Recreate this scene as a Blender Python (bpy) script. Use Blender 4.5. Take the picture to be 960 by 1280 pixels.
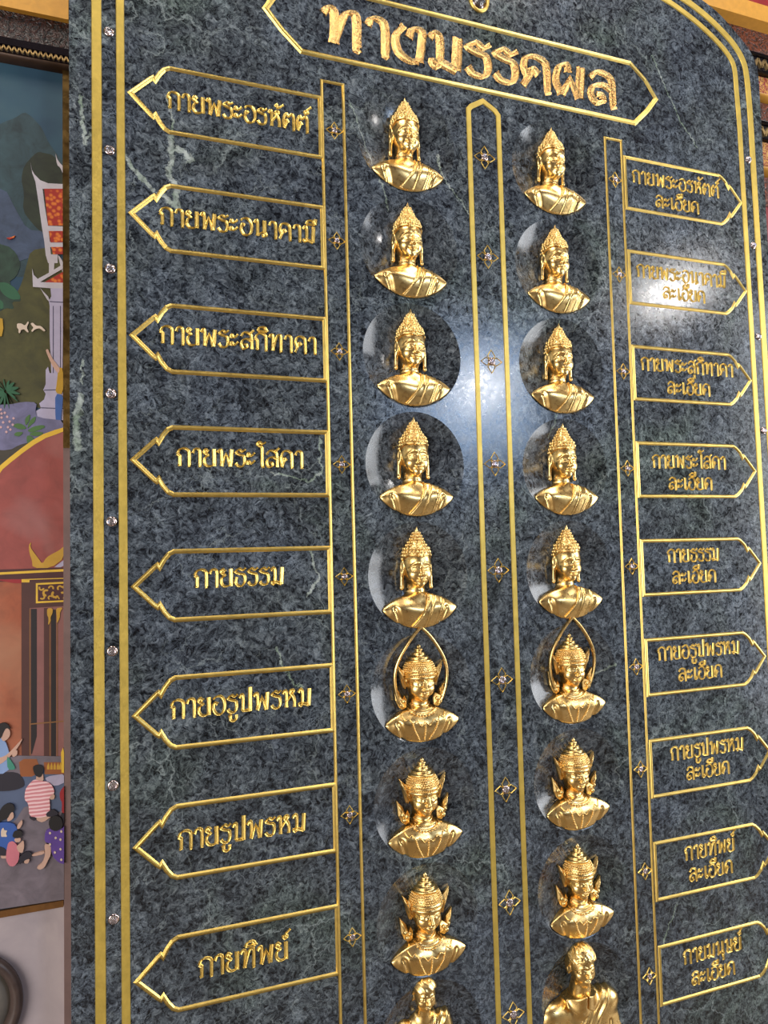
import bpy, bmesh, math, random
import numpy as np
from mathutils import Vector, Matrix, noise
from mathutils.geometry import delaunay_2d_cdt, tessellate_polygon

C = bpy.context.scene
COL = C.collection
for o in list(bpy.data.objects):
    bpy.data.objects.remove(o)
random.seed(7)
EYE = 1.6                      # camera height; heights measured from eye level become z = EYE + v

# ------------------------------------------------------------------ camera, world, light, exposure
cd = bpy.data.cameras.new('camera')
cd.sensor_fit = 'AUTO'; cd.sensor_width = 36.0; cd.lens = 930.0/1280.0*36.0
cd.clip_start = .05; cd.clip_end = 60
cam = bpy.data.objects.new('camera', cd); COL.objects.link(cam)
RM = ((0.93772279, -0.00477992, 0.34735157), (0.02514054, 0.99821715, -0.05413379), (-0.34647354, 0.05949509, 0.93617115))
def w3(v): return Vector((v[0], v[2], -v[1]))
right = w3([r[0] for r in RM]); down = w3([r[1] for r in RM]); fwd = w3([r[2] for r in RM])
m = Matrix.Identity(4)
for i in range(3):
    m[i][0] = right[i]; m[i][1] = -down[i]; m[i][2] = -fwd[i]
m.translation = Vector((0, -1.5, EYE))
cam.matrix_world = m
C.camera = cam
C.view_settings.view_transform = 'Standard'; C.view_settings.look = 'None'
C.view_settings.exposure = 0.0; C.view_settings.gamma = 1.0
C.view_settings.use_curve_mapping = False

wd = bpy.data.worlds.new('hall_air'); C.world = wd; wd.use_nodes = True
wd.node_tree.nodes['Background'].inputs[0].default_value = (.95, .88, .80, 1)
wd.node_tree.nodes['Background'].inputs[1].default_value = .22

def area(name, loc, target, sx, sy, power, col):
    l = bpy.data.lights.new(name, 'AREA'); l.shape = 'RECTANGLE'; l.size = sx; l.size_y = sy
    l.energy = power; l.color = col
    o = bpy.data.objects.new(name, l); COL.objects.link(o)
    o.location = loc
    o.rotation_euler = (Vector(target)-Vector(loc)).to_track_quat('-Z', 'Y').to_euler()
    return o
def mirror_dir(x, v, dist):
    """point seen mirrored in the polished slab at (x, v), dist metres beyond the slab"""
    p = Vector((x, 0, EYE+v)); d = p - Vector((0, -1.5, EYE)); d.y = -d.y
    return p + d.normalized()*dist

area('overhead_fill_left', (-.5, -.95, 4.5), (.2, -.3, 0), 1.2, .8, 34, (1, .95, .87))  # added fill from above for general light, kept out of the slab's reflection
area('overhead_fill_right', (1.9, -.95, 4.5), (1.3, -.3, 0), 1.2, .8, 34, (1, .95, .87))  # second added overhead fill, not a known fixture of the hall
area('side_fill_left', (-3.0, -3.2, 1.7), (.8, 0, 1.5), 3.2, 2.4, 185, (1, .97, .92))  # added side light to brighten the gilded busts, outside the slab's mirror view
area('window_right', (3.8, -1.0, 1.75), (.9, 0, 1.6), 1.5, 2.4, 85, (.95, .97, 1))
p = mirror_dir(.777, .345, 5.6); area('blue_daylight_opening', p, (.777, 0, EYE+.345), 1.15, 1.15, 52, (.45, .66, 1))
p = mirror_dir(.80, .37, 5.0); area('lamp_near_opening', p, (.80, 0, EYE+.37), .16, .14, 13, (1, .93, .86))
p = mirror_dir(1.361, .649, 5.0); area('spot_lamp', p, (1.361, 0, EYE+.649), .15, .13, 20, (1, .96, .92))

# ------------------------------------------------------------------ helpers
def link(name, me, parent=None, mat=None):
    o = bpy.data.objects.new(name, me); COL.objects.link(o)
    if mat is not None:
        me.materials.append(mat)
    if parent is not None:
        o.parent = parent
    return o
def mesh(name, verts, faces, parent=None, mat=None, smooth=False):
    me = bpy.data.meshes.new(name)
    me.from_pydata([tuple(v) for v in verts], [], [tuple(f) for f in faces])
    if smooth:
        me.polygons.foreach_set('use_smooth', [True]*len(me.polygons))
    me.update()
    return link(name, me, parent, mat)
def thing(name, label, cat, loc=(0, 0, 0), group=None):
    o = bpy.data.objects.new(name, None); COL.objects.link(o); o.location = loc
    o.empty_display_size = .05
    return tag(o, label, cat, group)
def tag(o, label, cat, group=None):
    o['label'] = label; o['category'] = cat
    if group: o['group'] = group
    return o
def structure(o):
    o['kind'] = 'structure'; return o
class MB:
    """collects shapes into one mesh"""
    def __init__(s): s.v = []; s.f = []; s.sm = []
    def add(s, v, f, smooth=False):
        n = len(s.v); s.v += [tuple(p) for p in v]
        s.f += [tuple(i+n for i in q) for q in f]; s.sm += [smooth]*len(f)
    def box(s, x0, x1, y0, y1, z0, z1):
        s.add([(x0,y0,z0),(x1,y0,z0),(x1,y1,z0),(x0,y1,z0),(x0,y0,z1),(x1,y0,z1),(x1,y1,z1),(x0,y1,z1)],
              [(0,3,2,1),(4,5,6,7),(0,1,5,4),(1,2,6,5),(2,3,7,6),(3,0,4,7)])
    def tube(s, pts, rad, n=8, closed=False, flat=1.0):
        pts = [Vector(p) for p in pts]; m_ = len(pts); V = []; F = []
        for i, p in enumerate(pts):
            a = pts[(i-1) % m_] if (closed or i > 0) else p
            b = pts[(i+1) % m_] if (closed or i < m_-1) else p
            t = (b-a).normalized()
            up = Vector((0, -1, 0))
            if abs(t.dot(up)) > .95: up = Vector((1, 0, 0))
            u = t.cross(up).normalized(); w = u.cross(t)
            r = rad[i] if hasattr(rad, '__len__') else rad
            for k in range(n):
                th = 2*math.pi*k/n
                V.append(p + u*(r*math.cos(th)) + w*(r*flat*math.sin(th)))
        for i in range(m_ if closed else m_-1):
            j = (i+1) % m_
            for k in range(n):
                l = (k+1) % n
                F.append((i*n+k, i*n+l, j*n+l, j*n+k))
        if not closed:
            F.append(tuple(range(n-1, -1, -1))); F.append(tuple((m_-1)*n+k for k in range(n)))
        s.add(V, F, True)
    def lathe(s, prof, n=32, c=(0, 0, 0), axis='z', sy=1.0):
        V = []; F = []
        for r, h in prof:
            for k in range(n):
                th = 2*math.pi*k/n
                if axis == 'z': V.append((c[0]+r*math.cos(th), c[1]+r*sy*math.sin(th), c[2]+h))
                else: V.append((c[0]+r*math.cos(th), c[1]-h, c[2]+r*math.sin(th)))
        for i in range(len(prof)-1):
            for k in range(n):
                l = (k+1) % n
                q = (i*n+k, i*n+l, (i+1)*n+l, (i+1)*n+k)
                F.append(q if axis == 'z' else q)
        F.append(tuple(range(n-1, -1, -1))); F.append(tuple((len(prof)-1)*n+k for k in range(n)))
        s.add(V, F, True)
    def ball(s, c, r, n=8, m_=5, sc=(1, 1, 1)):
        V = [(c[0], c[1], c[2]+r*sc[2])]; F = []
        for i in range(1, m_):
            a = math.pi*i/m_
            for k in range(n):
                t = 2*math.pi*k/n
                V.append((c[0]+r*sc[0]*math.sin(a)*math.cos(t), c[1]+r*sc[1]*math.sin(a)*math.sin(t), c[2]+r*sc[2]*math.cos(a)))
        V.append((c[0], c[1], c[2]-r*sc[2]))
        for k in range(n):
            l = (k+1) % n
            F.append((0, 1+k, 1+l)); F.append((len(V)-1, 1+(m_-2)*n+l, 1+(m_-2)*n+k))
            for i in range(m_-2):
                F.append((1+i*n+k, 1+(i+1)*n+k, 1+(i+1)*n+l, 1+i*n+l))
        s.add(V, F, True)
    def build(s, name, parent=None, mat=None):
        me = bpy.data.meshes.new(name); me.from_pydata(s.v, [], s.f)
        me.polygons.foreach_set('use_smooth', s.sm); me.update()
        bm = bmesh.new(); bm.from_mesh(me); bmesh.ops.recalc_face_normals(bm, faces=bm.faces[:]); bm.to_mesh(me); bm.free()
        return link(name, me, parent, mat)
def smooth_line(pts, n=6, closed=False):
    """Catmull-Rom through 2-D points"""
    P = [Vector(p) for p in pts]; out = []; N = len(P)
    for i in range(N if closed else N-1):
        p0 = P[(i-1) % N] if (closed or i > 0) else P[i]*2-P[i+1]
        p1 = P[i]; p2 = P[(i+1) % N]
        p3 = P[(i+2) % N] if (closed or i+2 < N) else p2*2-p1
        for k in range(n):
            t = k/n
            out.append(.5*((2*p1)+(p2-p0)*t+(2*p0-5*p1+4*p2-p3)*t*t+(3*p1-p0-3*p2+p3)*t**3))
    if not closed: out.append(P[-1].copy())
    return out
def ribbon(mb, pts, closed, offs, zs):
    """sweep a cross-section (offs across in metres, zs out of the slab) along a mitred 2-D line in the x-z plane"""
    P = [Vector((p[0], p[1])) for p in pts]; N = len(P); V = []; F = []; K = len(zs)
    for i in range(N):
        d1 = (P[i]-P[i-1]).normalized() if (closed or i > 0) else None
        d2 = (P[(i+1) % N]-P[i]).normalized() if (closed or i < N-1) else None
        if d1 is None: d1 = d2
        if d2 is None: d2 = d1
        n1 = Vector((-d1.y, d1.x)); n2 = Vector((-d2.y, d2.x))
        nn = (n1+n2)
        nn = nn/max(.35, nn.length_squared/2) if nn.length > 1e-6 else n1
        if isinstance(offs[0], (list, tuple)): oo = offs[i]
        else: oo = offs
        for o_, z_ in zip(oo, zs):
            q = P[i]+nn*o_
            V.append((q.x, -z_, q.y))
    for i in range(N if closed else N-1):
        j = (i+1) % N
        for k in range(K-1):
            F.append((i*K+k, i*K+k+1, j*K+k+1, j*K+k))
    if not closed:
        F.append(tuple(range(K))); F.append(tuple((N-1)*K+k for k in range(K-1, -1, -1)))
    mb.add(V, F)

# ------------------------------------------------------------------ materials
def mat(name):
    m = bpy.data.materials.new(name); m.use_nodes = True
    nt = m.node_tree
    return m, nt, nt.nodes['Principled BSDF']
def noise_tex(nt, scale, detail=4, rough=.55, dist=0, vec=None):
    n = nt.nodes.new('ShaderNodeTexNoise')
    n.inputs['Scale'].default_value = scale; n.inputs['Detail'].default_value = detail
    n.inputs['Roughness'].default_value = rough; n.inputs['Distortion'].default_value = dist
    if vec is not None: nt.links.new(vec, n.inputs['Vector'])
    return n
def ramp(nt, fac, stops, interp='LINEAR'):
    r = nt.nodes.new('ShaderNodeValToRGB'); r.color_ramp.interpolation = interp
    while len(r.color_ramp.elements) < len(stops): r.color_ramp.elements.new(.5)
    for e, (p, c) in zip(r.color_ramp.elements, stops):
        e.position = p; e.color = (c[0], c[1], c[2], 1) if hasattr(c, '__len__') else (c, c, c, 1)
    nt.links.new(fac, r.inputs[0])
    return r
def mixc(nt, fac, a, b, mode='MIX'):
    x = nt.nodes.new('ShaderNodeMix'); x.data_type = 'RGBA'; x.blend_type = mode
    for s_, v in ((0, fac), (6, a), (7, b)):
        if hasattr(v, 'is_linked') or hasattr(v, 'links'): nt.links.new(v, x.inputs[s_])
        elif hasattr(v, '__len__'): x.inputs[s_].default_value = (v[0], v[1], v[2], 1)
        else: x.inputs[s_].default_value = v
    return x.outputs[2]
def mth(nt, op, a, b=None, clamp=False):
    x = nt.nodes.new('ShaderNodeMath'); x.operation = op; x.use_clamp = clamp
    for i, v in enumerate((a, b)):
        if v is None: continue
        if hasattr(v, 'links'): nt.links.new(v, x.inputs[i])
        else: x.inputs[i].default_value = v
    return x.outputs[0]
def vmth(nt, op, a, b=None, out=0):
    x = nt.nodes.new('ShaderNodeVectorMath'); x.operation = op
    for i, v in enumerate((a, b)):
        if v is None: continue
        if hasattr(v, 'links'): nt.links.new(v, x.inputs[i])
        else: x.inputs[i].default_value = v
    return x.outputs[out]
def bump(nt, b, h, strength=.3, dist=.002):
    n = nt.nodes.new('ShaderNodeBump'); n.inputs['Strength'].default_value = strength; n.inputs['Distance'].default_value = dist
    nt.links.new(h, n.inputs['Height']); nt.links.new(n.outputs[0], b.inputs['Normal'])
def s2l(c): return tuple(((x/255)/12.92 if x/255 <= .04045 else ((x/255+.055)/1.055)**2.4) for x in c)
def objco(nt): return nt.nodes.new('ShaderNodeTexCoord').outputs['Object']
def plain(name, rgb, rough=.6, vary=.25, scale=40, metallic=0, b=0, lin=False):
    m, nt, p = mat(name)
    c = rgb if lin else s2l(rgb)
    n = noise_tex(nt, scale, 4, .6, .5, objco(nt))
    r = ramp(nt, n.outputs[0], [(.25, tuple(x*(1-vary) for x in c)), (.75, tuple(min(1, x*(1+vary)) for x in c))])
    nt.links.new(r.outputs[0], p.inputs['Base Color'])
    p.inputs['Roughness'].default_value = rough; p.inputs['Metallic'].default_value = metallic
    if b: bump(nt, p, n.outputs[0], b, .001)
    return m

VEINS = [(0.1132, 2.5255, 0.1251, 2.478, 0.0025), (0.1251, 2.478, 0.1232, 2.4413, 0.0025), (0.1201, 2.4407, 0.1212, 2.3947, 0.0068), (0.1212, 2.3947, 0.1163, 2.3644, 0.0068), (0.1163, 2.3644, 0.1285, 2.3432, 0.0068), (0.1285, 2.3432, 0.1312, 2.301, 0.0068), (0.1339, 2.42, 0.1494, 2.416, 0.0081), (0.1494, 2.416, 0.1555, 2.4004, 0.0081), (0.032, 2.3882, 0.0541, 2.3594, 0.005), (0.0541, 2.3594, 0.087, 2.3272, 0.005), (0.0991, 2.3209, 0.1266, 2.3036, 0.0056), (-0.0434, 1.9781, -0.0464, 1.932, 0.0025), (-0.0478, 1.909, -0.0549, 1.8706, 0.0074), (-0.0549, 1.8706, -0.0537, 1.81, 0.0074), (0.3143, 1.7699, 0.3897, 1.7509, 0.0022), (0.3897, 1.7509, 0.4193, 1.768, 0.0022), (0.4193, 1.768, 0.4158, 1.8473, 0.0022), (0.3918, 1.6045, 0.4078, 1.5511, 0.0028), (0.4078, 1.5511, 0.3832, 1.5142, 0.0028), (0.4985, 2.5919, 0.5617, 2.4397, 0.0017), (0.5617, 2.4397, 0.5878, 2.3582, 0.0017), (0.7173, 2.5113, 0.7253, 2.4468, 0.0019), (0.7253, 2.4468, 0.7624, 2.4052, 0.0019), (0.7624, 2.4052, 0.7917, 2.3621, 0.0019), (1.2883, 0.7307, 1.251, 0.6663, 0.0022), (1.251, 0.6663, 1.2289, 0.6112, 0.0022), (0.3164, 1.4125, 0.3431, 1.3462, 0.0025), (0.3431, 1.3462, 0.3695, 1.3312, 0.0025), (1.1403, 1.3186, 1.0747, 1.286, 0.0019), (-0.0476, 2.4941, -0.0393, 2.4001, 0.0037), (-0.0393, 2.4001, -0.019, 2.4355, 0.0037), (1.3319, 2.8716, 1.4139, 2.7149, 0.0019), (1.4139, 2.7149, 1.4683, 2.6484, 0.0019), (1.02, 2.1468, 0.9941, 2.067, 0.0019), (0.9941, 2.067, 1.0491, 2.0416, 0.0019), (1.0114, 1.9522, 0.9853, 1.8649, 0.0017)]
def marble():
    m, nt, p = mat('dark_green_marble')
    co = objco(nt)
    warp = noise_tex(nt, 9, 5, .6, 0, co)
    off = nt.nodes.new('ShaderNodeVectorMath'); off.operation = 'MULTIPLY_ADD'
    nt.links.new(warp.outputs[1], off.inputs[0]); off.inputs[1].default_value = (.05, .05, .05); nt.links.new(co, off.inputs[2])
    cw = off.outputs[0]
    fine = noise_tex(nt, 86, 6, .72, 1.0, cw)
    fibre = noise_tex(nt, 40, 6, .7, 2.2, cw)
    big = noise_tex(nt, 3.2, 4, .6, .8, co)
    mid = noise_tex(nt, 16, 4, .6, 1.0, cw)
    base = ramp(nt, fine.outputs[0], [(.38, (.005, .0065, .008)), (.46, (.025, .030, .035)), (.54, (.066, .077, .084)), (.62, (.122, .138, .145)), (.74, (.25, .27, .265))])
    fib = ramp(nt, mth(nt, 'ABSOLUTE', mth(nt, 'SUBTRACT', fibre.outputs[0], .5)), [(0, 1), (.008, .5), (.022, 0)])
    midm = ramp(nt, mid.outputs[0], [(.40, 0), (.62, 1)])
    c = mixc(nt, mth(nt, 'MULTIPLY', fib.outputs[0], mth(nt, 'MULTIPLY', midm.outputs[0], .75)), base.outputs[0], (.20, .235, .25))
    tint = ramp(nt, big.outputs[0], [(.38, (.93, .965, 1.11)), (.55, (.98, 1, 1.05)), (.68, (.98, 1.08, .95))])
    c = mixc(nt, 1.0, c, tint.outputs[0], 'MULTIPLY')
    lum = ramp(nt, mid.outputs[0], [(.3, .62), (.7, 1.3)])
    c = mixc(nt, 1.0, c, lum.outputs[0], 'MULTIPLY')
    # hairline veins
    vo = nt.nodes.new('ShaderNodeTexVoronoi'); vo.feature = 'DISTANCE_TO_EDGE'; vo.inputs['Scale'].default_value = 3.1
    warp2 = noise_tex(nt, 5, 6, .62, 0, co)
    o2 = nt.nodes.new('ShaderNodeVectorMath'); o2.operation = 'MULTIPLY_ADD'
    nt.links.new(warp2.outputs[1], o2.inputs[0]); o2.inputs[1].default_value = (.28, .28, .28); nt.links.new(co, o2.inputs[2])
    nt.links.new(o2.outputs[0], vo.inputs['Vector'])
    vo2 = nt.nodes.new('ShaderNodeTexVoronoi'); vo2.feature = 'DISTANCE_TO_EDGE'; vo2.inputs['Scale'].default_value = 7.5
    nt.links.new(o2.outputs[0], vo2.inputs['Vector'])
    hv2 = ramp(nt, vo2.outputs['Distance'], [(0, .9), (.006, .35), (.014, 0)])
    hv = ramp(nt, vo.outputs['Distance'], [(0, 1), (.003, .55), (.009, 0)])
    hm = ramp(nt, big.outputs[0], [(.47, 0), (.60, 1)])
    c = mixc(nt, mth(nt, 'MULTIPLY', mth(nt, 'MULTIPLY', hv.outputs[0], hm.outputs[0]), .5), c, (.34, .39, .39))
    hm2 = ramp(nt, warp.outputs[0], [(.46, 0), (.60, 1)])
    c = mixc(nt, mth(nt, 'MULTIPLY', mth(nt, 'MULTIPLY', hv2.outputs[0], hm2.outputs[0]), .6), c, (.26, .30, .31))
    # the larger pale veins of this slab, each along its own line
    wv = noise_tex(nt, 46, 7, .72, 0, co)
    o3 = nt.nodes.new('ShaderNodeVectorMath'); o3.operation = 'MULTIPLY_ADD'
    nt.links.new(wv.outputs[1], o3.inputs[0]); o3.inputs[1].default_value = (.034, .034, .034); nt.links.new(co, o3.inputs[2])
    q = vmth(nt, 'SUBTRACT', o3.outputs[0], (.017, .017, .017))
    fl = vmth(nt, 'MULTIPLY', q, (1, 0, 1))
    best = None
    for (x0, z0, x1, z1, w) in VEINS:
        a = (x0, 0, z0); ba = Vector((x1-x0, 0, z1-z0)); L2 = max(ba.length_squared, 1e-8)
        pa = vmth(nt, 'SUBTRACT', fl, a)
        t = mth(nt, 'MULTIPLY', vmth(nt, 'DOT_PRODUCT', pa, tuple(ba), out=1), 1/L2, True)
        v = nt.nodes.new('ShaderNodeVectorMath'); v.operation = 'SCALE'; v.inputs[0].default_value = tuple(ba); nt.links.new(t, v.inputs['Scale'])
        d = vmth(nt, 'LENGTH', vmth(nt, 'SUBTRACT', pa, v.outputs[0]), out=1)
        k = mth(nt, 'SUBTRACT', 1.0, mth(nt, 'DIVIDE', d, w), True)
        best = k if best is None else mth(nt, 'MAXIMUM', best, k)
    vm = mth(nt, 'MULTIPLY', ramp(nt, best, [(.0, 0), (.25, .8), (1, 1)]).outputs[0], ramp(nt, fine.outputs[0], [(.36, .25), (.55, .9)]).outputs[0])
    vcol = ramp(nt, mid.outputs[0], [(.40, (.19, .25, .19)), (.62, (.42, .46, .44))])
    c = mixc(nt, vm, c, vcol.outputs[0])
    nt.links.new(c, p.inputs['Base Color'])
    rr = ramp(nt, fine.outputs[0], [(.35, 0.07), (.65, 0.24)])
    nt.links.new(rr.outputs[0], p.inputs['Roughness'])
    p.inputs['IOR'].default_value = 1.5
    hh = mth(nt, 'ADD', mth(nt, 'MULTIPLY', fine.outputs[0], .25), fibre.outputs[0])
    bump(nt, p, hh, .10, .001)
    return m
def gold(name, base, rough, vary=.2, bscale=300, bstr=.15, metallic=1.0):
    m, nt, p = mat(name)
    co = objco(nt)
    n = noise_tex(nt, bscale, 4, .6, .4, co); n2 = noise_tex(nt, bscale*.12, 3, .6, .4, co)
    r = ramp(nt, n2.outputs[0], [(.3, tuple(x*(1-vary) for x in base)), (.7, tuple(min(1, x*(1+vary*.6)) for x in base))])
    nt.links.new(r.outputs[0], p.inputs['Base Color'])
    p.inputs['Metallic'].default_value = metallic
    rr = ramp(nt, n.outputs[0], [(.3, rough*.8), (.7, rough*1.2)])
    nt.links.new(rr.outputs[0], p.inputs['Roughness'])
    bump(nt, p, n.outputs[0], bstr, .001)
    return m
M_MARBLE = marble()
M_BUST = gold('gilded_bronze', (.87, .60, .235), .30, .08, 120, .03)
M_BAND = gold('gilt_paint', (.66, .47, .10), .42, .15, 260, .35, .6)
M_LINE = gold('gilt_line', (.78, .56, .16), .38, .15, 260, .15)
M_TITLE = gold('granular_gold_leaf', (.78, .48, .18), .24, .25, 300, .8)
M_TITLE.node_tree.nodes['Bump'].inputs['Distance'].default_value = .0018
m_, nt_, p_ = mat('clear_crystal'); p_.inputs['Base Color'].default_value = (.95, .93, .97, 1)
p_.inputs['Transmission Weight'].default_value = .92; p_.inputs['Roughness'].default_value = .02; p_.inputs['IOR'].default_value = 1.7
n_ = noise_tex(nt_, 300, 1, .5, 0, objco(nt_)); bump(nt_, p_, n_.outputs[0], .5, .002)
M_GEM = m_
M_SETTING = plain('silvered_bezel', (190, 172, 172), .14, .2, 200, 1.0)
# ------------------------------------------------------------------ the hall around the slab
WALL = .080                    # wall face; the slab's polished face is y = 0
m_, nt_, p_ = mat('lilac_grey_plaster')
co_ = objco(nt_); n_ = noise_tex(nt_, 6, 5, .6, .6, co_); n2_ = noise_tex(nt_, 120, 3, .6, 0, co_)
r_ = ramp(nt_, n_.outputs[0], [(.3, s2l((150, 138, 142))), (.55, s2l((170, 156, 158))), (.75, s2l((178, 166, 162)))])
nt_.links.new(r_.outputs[0], p_.inputs['Base Color']); p_.inputs['Roughness'].default_value = .6
bump(nt_, p_, n2_.outputs[0], .08, .001)
M_PLASTER = m_
M_FLOOR = plain('polished_floor_stone', (128, 112, 94), .3, .1, 3)
M_CEIL = plain('dark_red_ceiling', (70, 32, 24), .7, .2, 4)
M_FAR = plain('far_wall_paint', (150, 130, 110), .7, .15, 2)
b = MB(); b.box(-3.2, 3.9, WALL, WALL+.2, 0, 4.6); structure(b.build('wall_back', None, M_PLASTER))
b = MB(); b.box(-3.2, 3.9, -7.2, WALL+.2, -.15, 0); structure(b.build('floor', None, M_FLOOR))
b = MB(); b.box(-3.2, 3.9, -7.2, WALL+.2, 4.6, 4.75); structure(b.build('ceiling', None, M_CEIL))
b = MB(); b.box(-3.2, 3.9, -7.4, -7.2, 0, 4.6); structure(b.build('wall_front', None, M_FAR))

# ------------------------------------------------------------------ the slab
ROW = [EYE + .920 - .2431*k for k in range(9)]
CX = .829; DL, DR = .634, 1.020; R = .117
DEEP = .25*.117; RHO = (R*R+DEEP*DEEP)/(2*DEEP)
def bowl(r): return math.sqrt(max(RHO*RHO-r*r, 0))-(RHO-DEEP)
def edge_side(pts):
    """right half of an outline -> whole outline, mirrored about the slab's centre line"""
    return [(x, EYE+z) for x, z in pts]
ARCH = [(1.697, 1.21), (1.6965, 1.287), (1.685, 1.337), (1.655, 1.374), (1.609, 1.412), (1.559, 1.445), (1.503, 1.468), (1.40, 1.500), (1.25, 1.532), (1.05, 1.555), (CX, 1.562)]
XL = -.067
left = [(2*CX-x, z) for x, z in reversed(ARCH[:-1])]
left = [(XL if i >= len(left)-2 else x, z) for i, (x, z) in enumerate(left)]
outline = [(1.70, -EYE), ] + ARCH + left + [(XL, -EYE)]
outline = [(x, EYE+z) for x, z in outline]
arch_s = smooth_line(outline[1:-1], 4)
outline = [Vector(outline[0])] + arch_s + [Vector(outline[-1])]
NSEG = 96
dishes = [(DL, ROW[k]) for k in range(9)] + [(DR, ROW[k]) for k in range(9)]
V = list(outline); E = [(i, (i+1) % len(outline)) for i in range(len(outline))]
for cx, cz in dishes:
    n0 = len(V)
    V += [Vector((cx+R*math.cos(2*math.pi*k/NSEG), cz+R*math.sin(2*math.pi*k/NSEG))) for k in range(NSEG)]
    E += [(n0+k, n0+(k+1) % NSEG) for k in range(NSEG)]
vv, ee, ff, _, _, _ = delaunay_2d_cdt(V, E, [], 1, 1e-6)
b = MB(); keep = []
for f in ff:
    c = sum((vv[i] for i in f), Vector((0, 0)))/len(f)
    if any((c.x-cx)**2+(c.y-cz)**2 < (R*.9995)**2 and all(abs(math.hypot(vv[i].x-cx, vv[i].y-cz)-R) < 1e-4 for i in f) for cx, cz in dishes): continue
    keep.append(f)
b.add([(v.x, 0, v.y) for v in vv], keep)
no = len(outline); T = WALL-.001
b.add([(v.x, 0, v.y) for v in outline] + [(v.x, T, v.y) for v in outline], [(i, (i+1) % no, no+(i+1) % no, no+i) for i in range(no)] + [tuple(range(no, 2*no))])
for cx, cz in dishes:
    V = []; F = []; NR = 16
    for j in range(NR):
        rr = R*(1-j/NR); 
        for k in range(NSEG):
            th = 2*math.pi*k/NSEG
            V.append((cx+rr*math.cos(th), bowl(rr), cz+rr*math.sin(th)))
    V.append((cx, DEEP, cz))
    for j in range(NR-1):
        for k in range(NSEG):
            l = (k+1) % NSEG
            F.append((j*NSEG+k, j*NSEG+l, (j+1)*NSEG+l, (j+1)*NSEG+k))
    for k in range(NSEG): F.append(((NR-1)*NSEG+k, (NR-1)*NSEG+(k+1) % NSEG, NR*NSEG))
    b.add(V, F, True)
slab_root = thing('marble_tablet', 'tall round-topped slab of dark marble with round hollows and gilt bands', 'tablet', (CX, 0, 0))
me = bpy.data.meshes.new('slab'); me.from_pydata(b.v, [], b.f); me.polygons.foreach_set('use_smooth', b.sm)
bm = bmesh.new(); bm.from_mesh(me)
bmesh.ops.recalc_face_normals(bm, faces=bm.faces[:])
for f in bm.faces:                                   # face of the slab and the hollows look into the hall
    c = f.calc_center_median()
    if c.y < T-.003 and abs(f.normal.y) > .25 and f.normal.y > 0: f.normal_flip()
bm.to_mesh(me); bm.free()
slab = link('slab', me, slab_root, M_MARBLE); slab.location = (-CX, 0, 0)
def child_at_world(o, root):
    o.parent = root; o.location = -Vector(root.location)
    return o
def band(name, inner_pts, w, parent=slab_root):
    pts = [(x, EYE+z) for x, z in inner_pts]
    mb = MB()
    ribbon(mb, pts, False, [-w/2, -w/2+.0012, w/2-.0012, w/2], [0, .0022, .0022, 0])
    o = mb.build(name, None, M_BAND); child_at_world(o, parent); return o
arc_in = [(1.6175, 1.13), (1.6135, 1.228), (1.611, 1.286), (1.6005, 1.318), (1.5636, 1.3525), (1.504, 1.389), (1.445, 1.4155), (1.381, 1.437), (1.25, 1.465), (1.05, 1.487), (CX, 1.493)]
arc_out = [(1.6585, 1.137), (1.657, 1.202), (1.652, 1.286), (1.641, 1.327), (1.6117, 1.364), (1.5663, 1.397), (1.512, 1.427), (1.447, 1.4525), (1.36, 1.475), (1.25, 1.4945), (1.05, 1.517), (CX, 1.524)]
def both(pts, xr, xl):
    s_ = [tuple(p) for p in smooth_line(pts, 5)]
    l_ = [(xl+ (2*CX-x-xl) if z > 1.29 else xl, z) for x, z in reversed(s_[:-1])]
    return [(xr, -EYE+.02), (xr, 0)] + s_ + l_ + [(xl, -EYE+.02)]
band('outer_gilt_band', both(arc_out, 1.668, -.0175), .0185)
band('inner_gilt_band', both(arc_in, 1.626, .0262), .0155)

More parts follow.
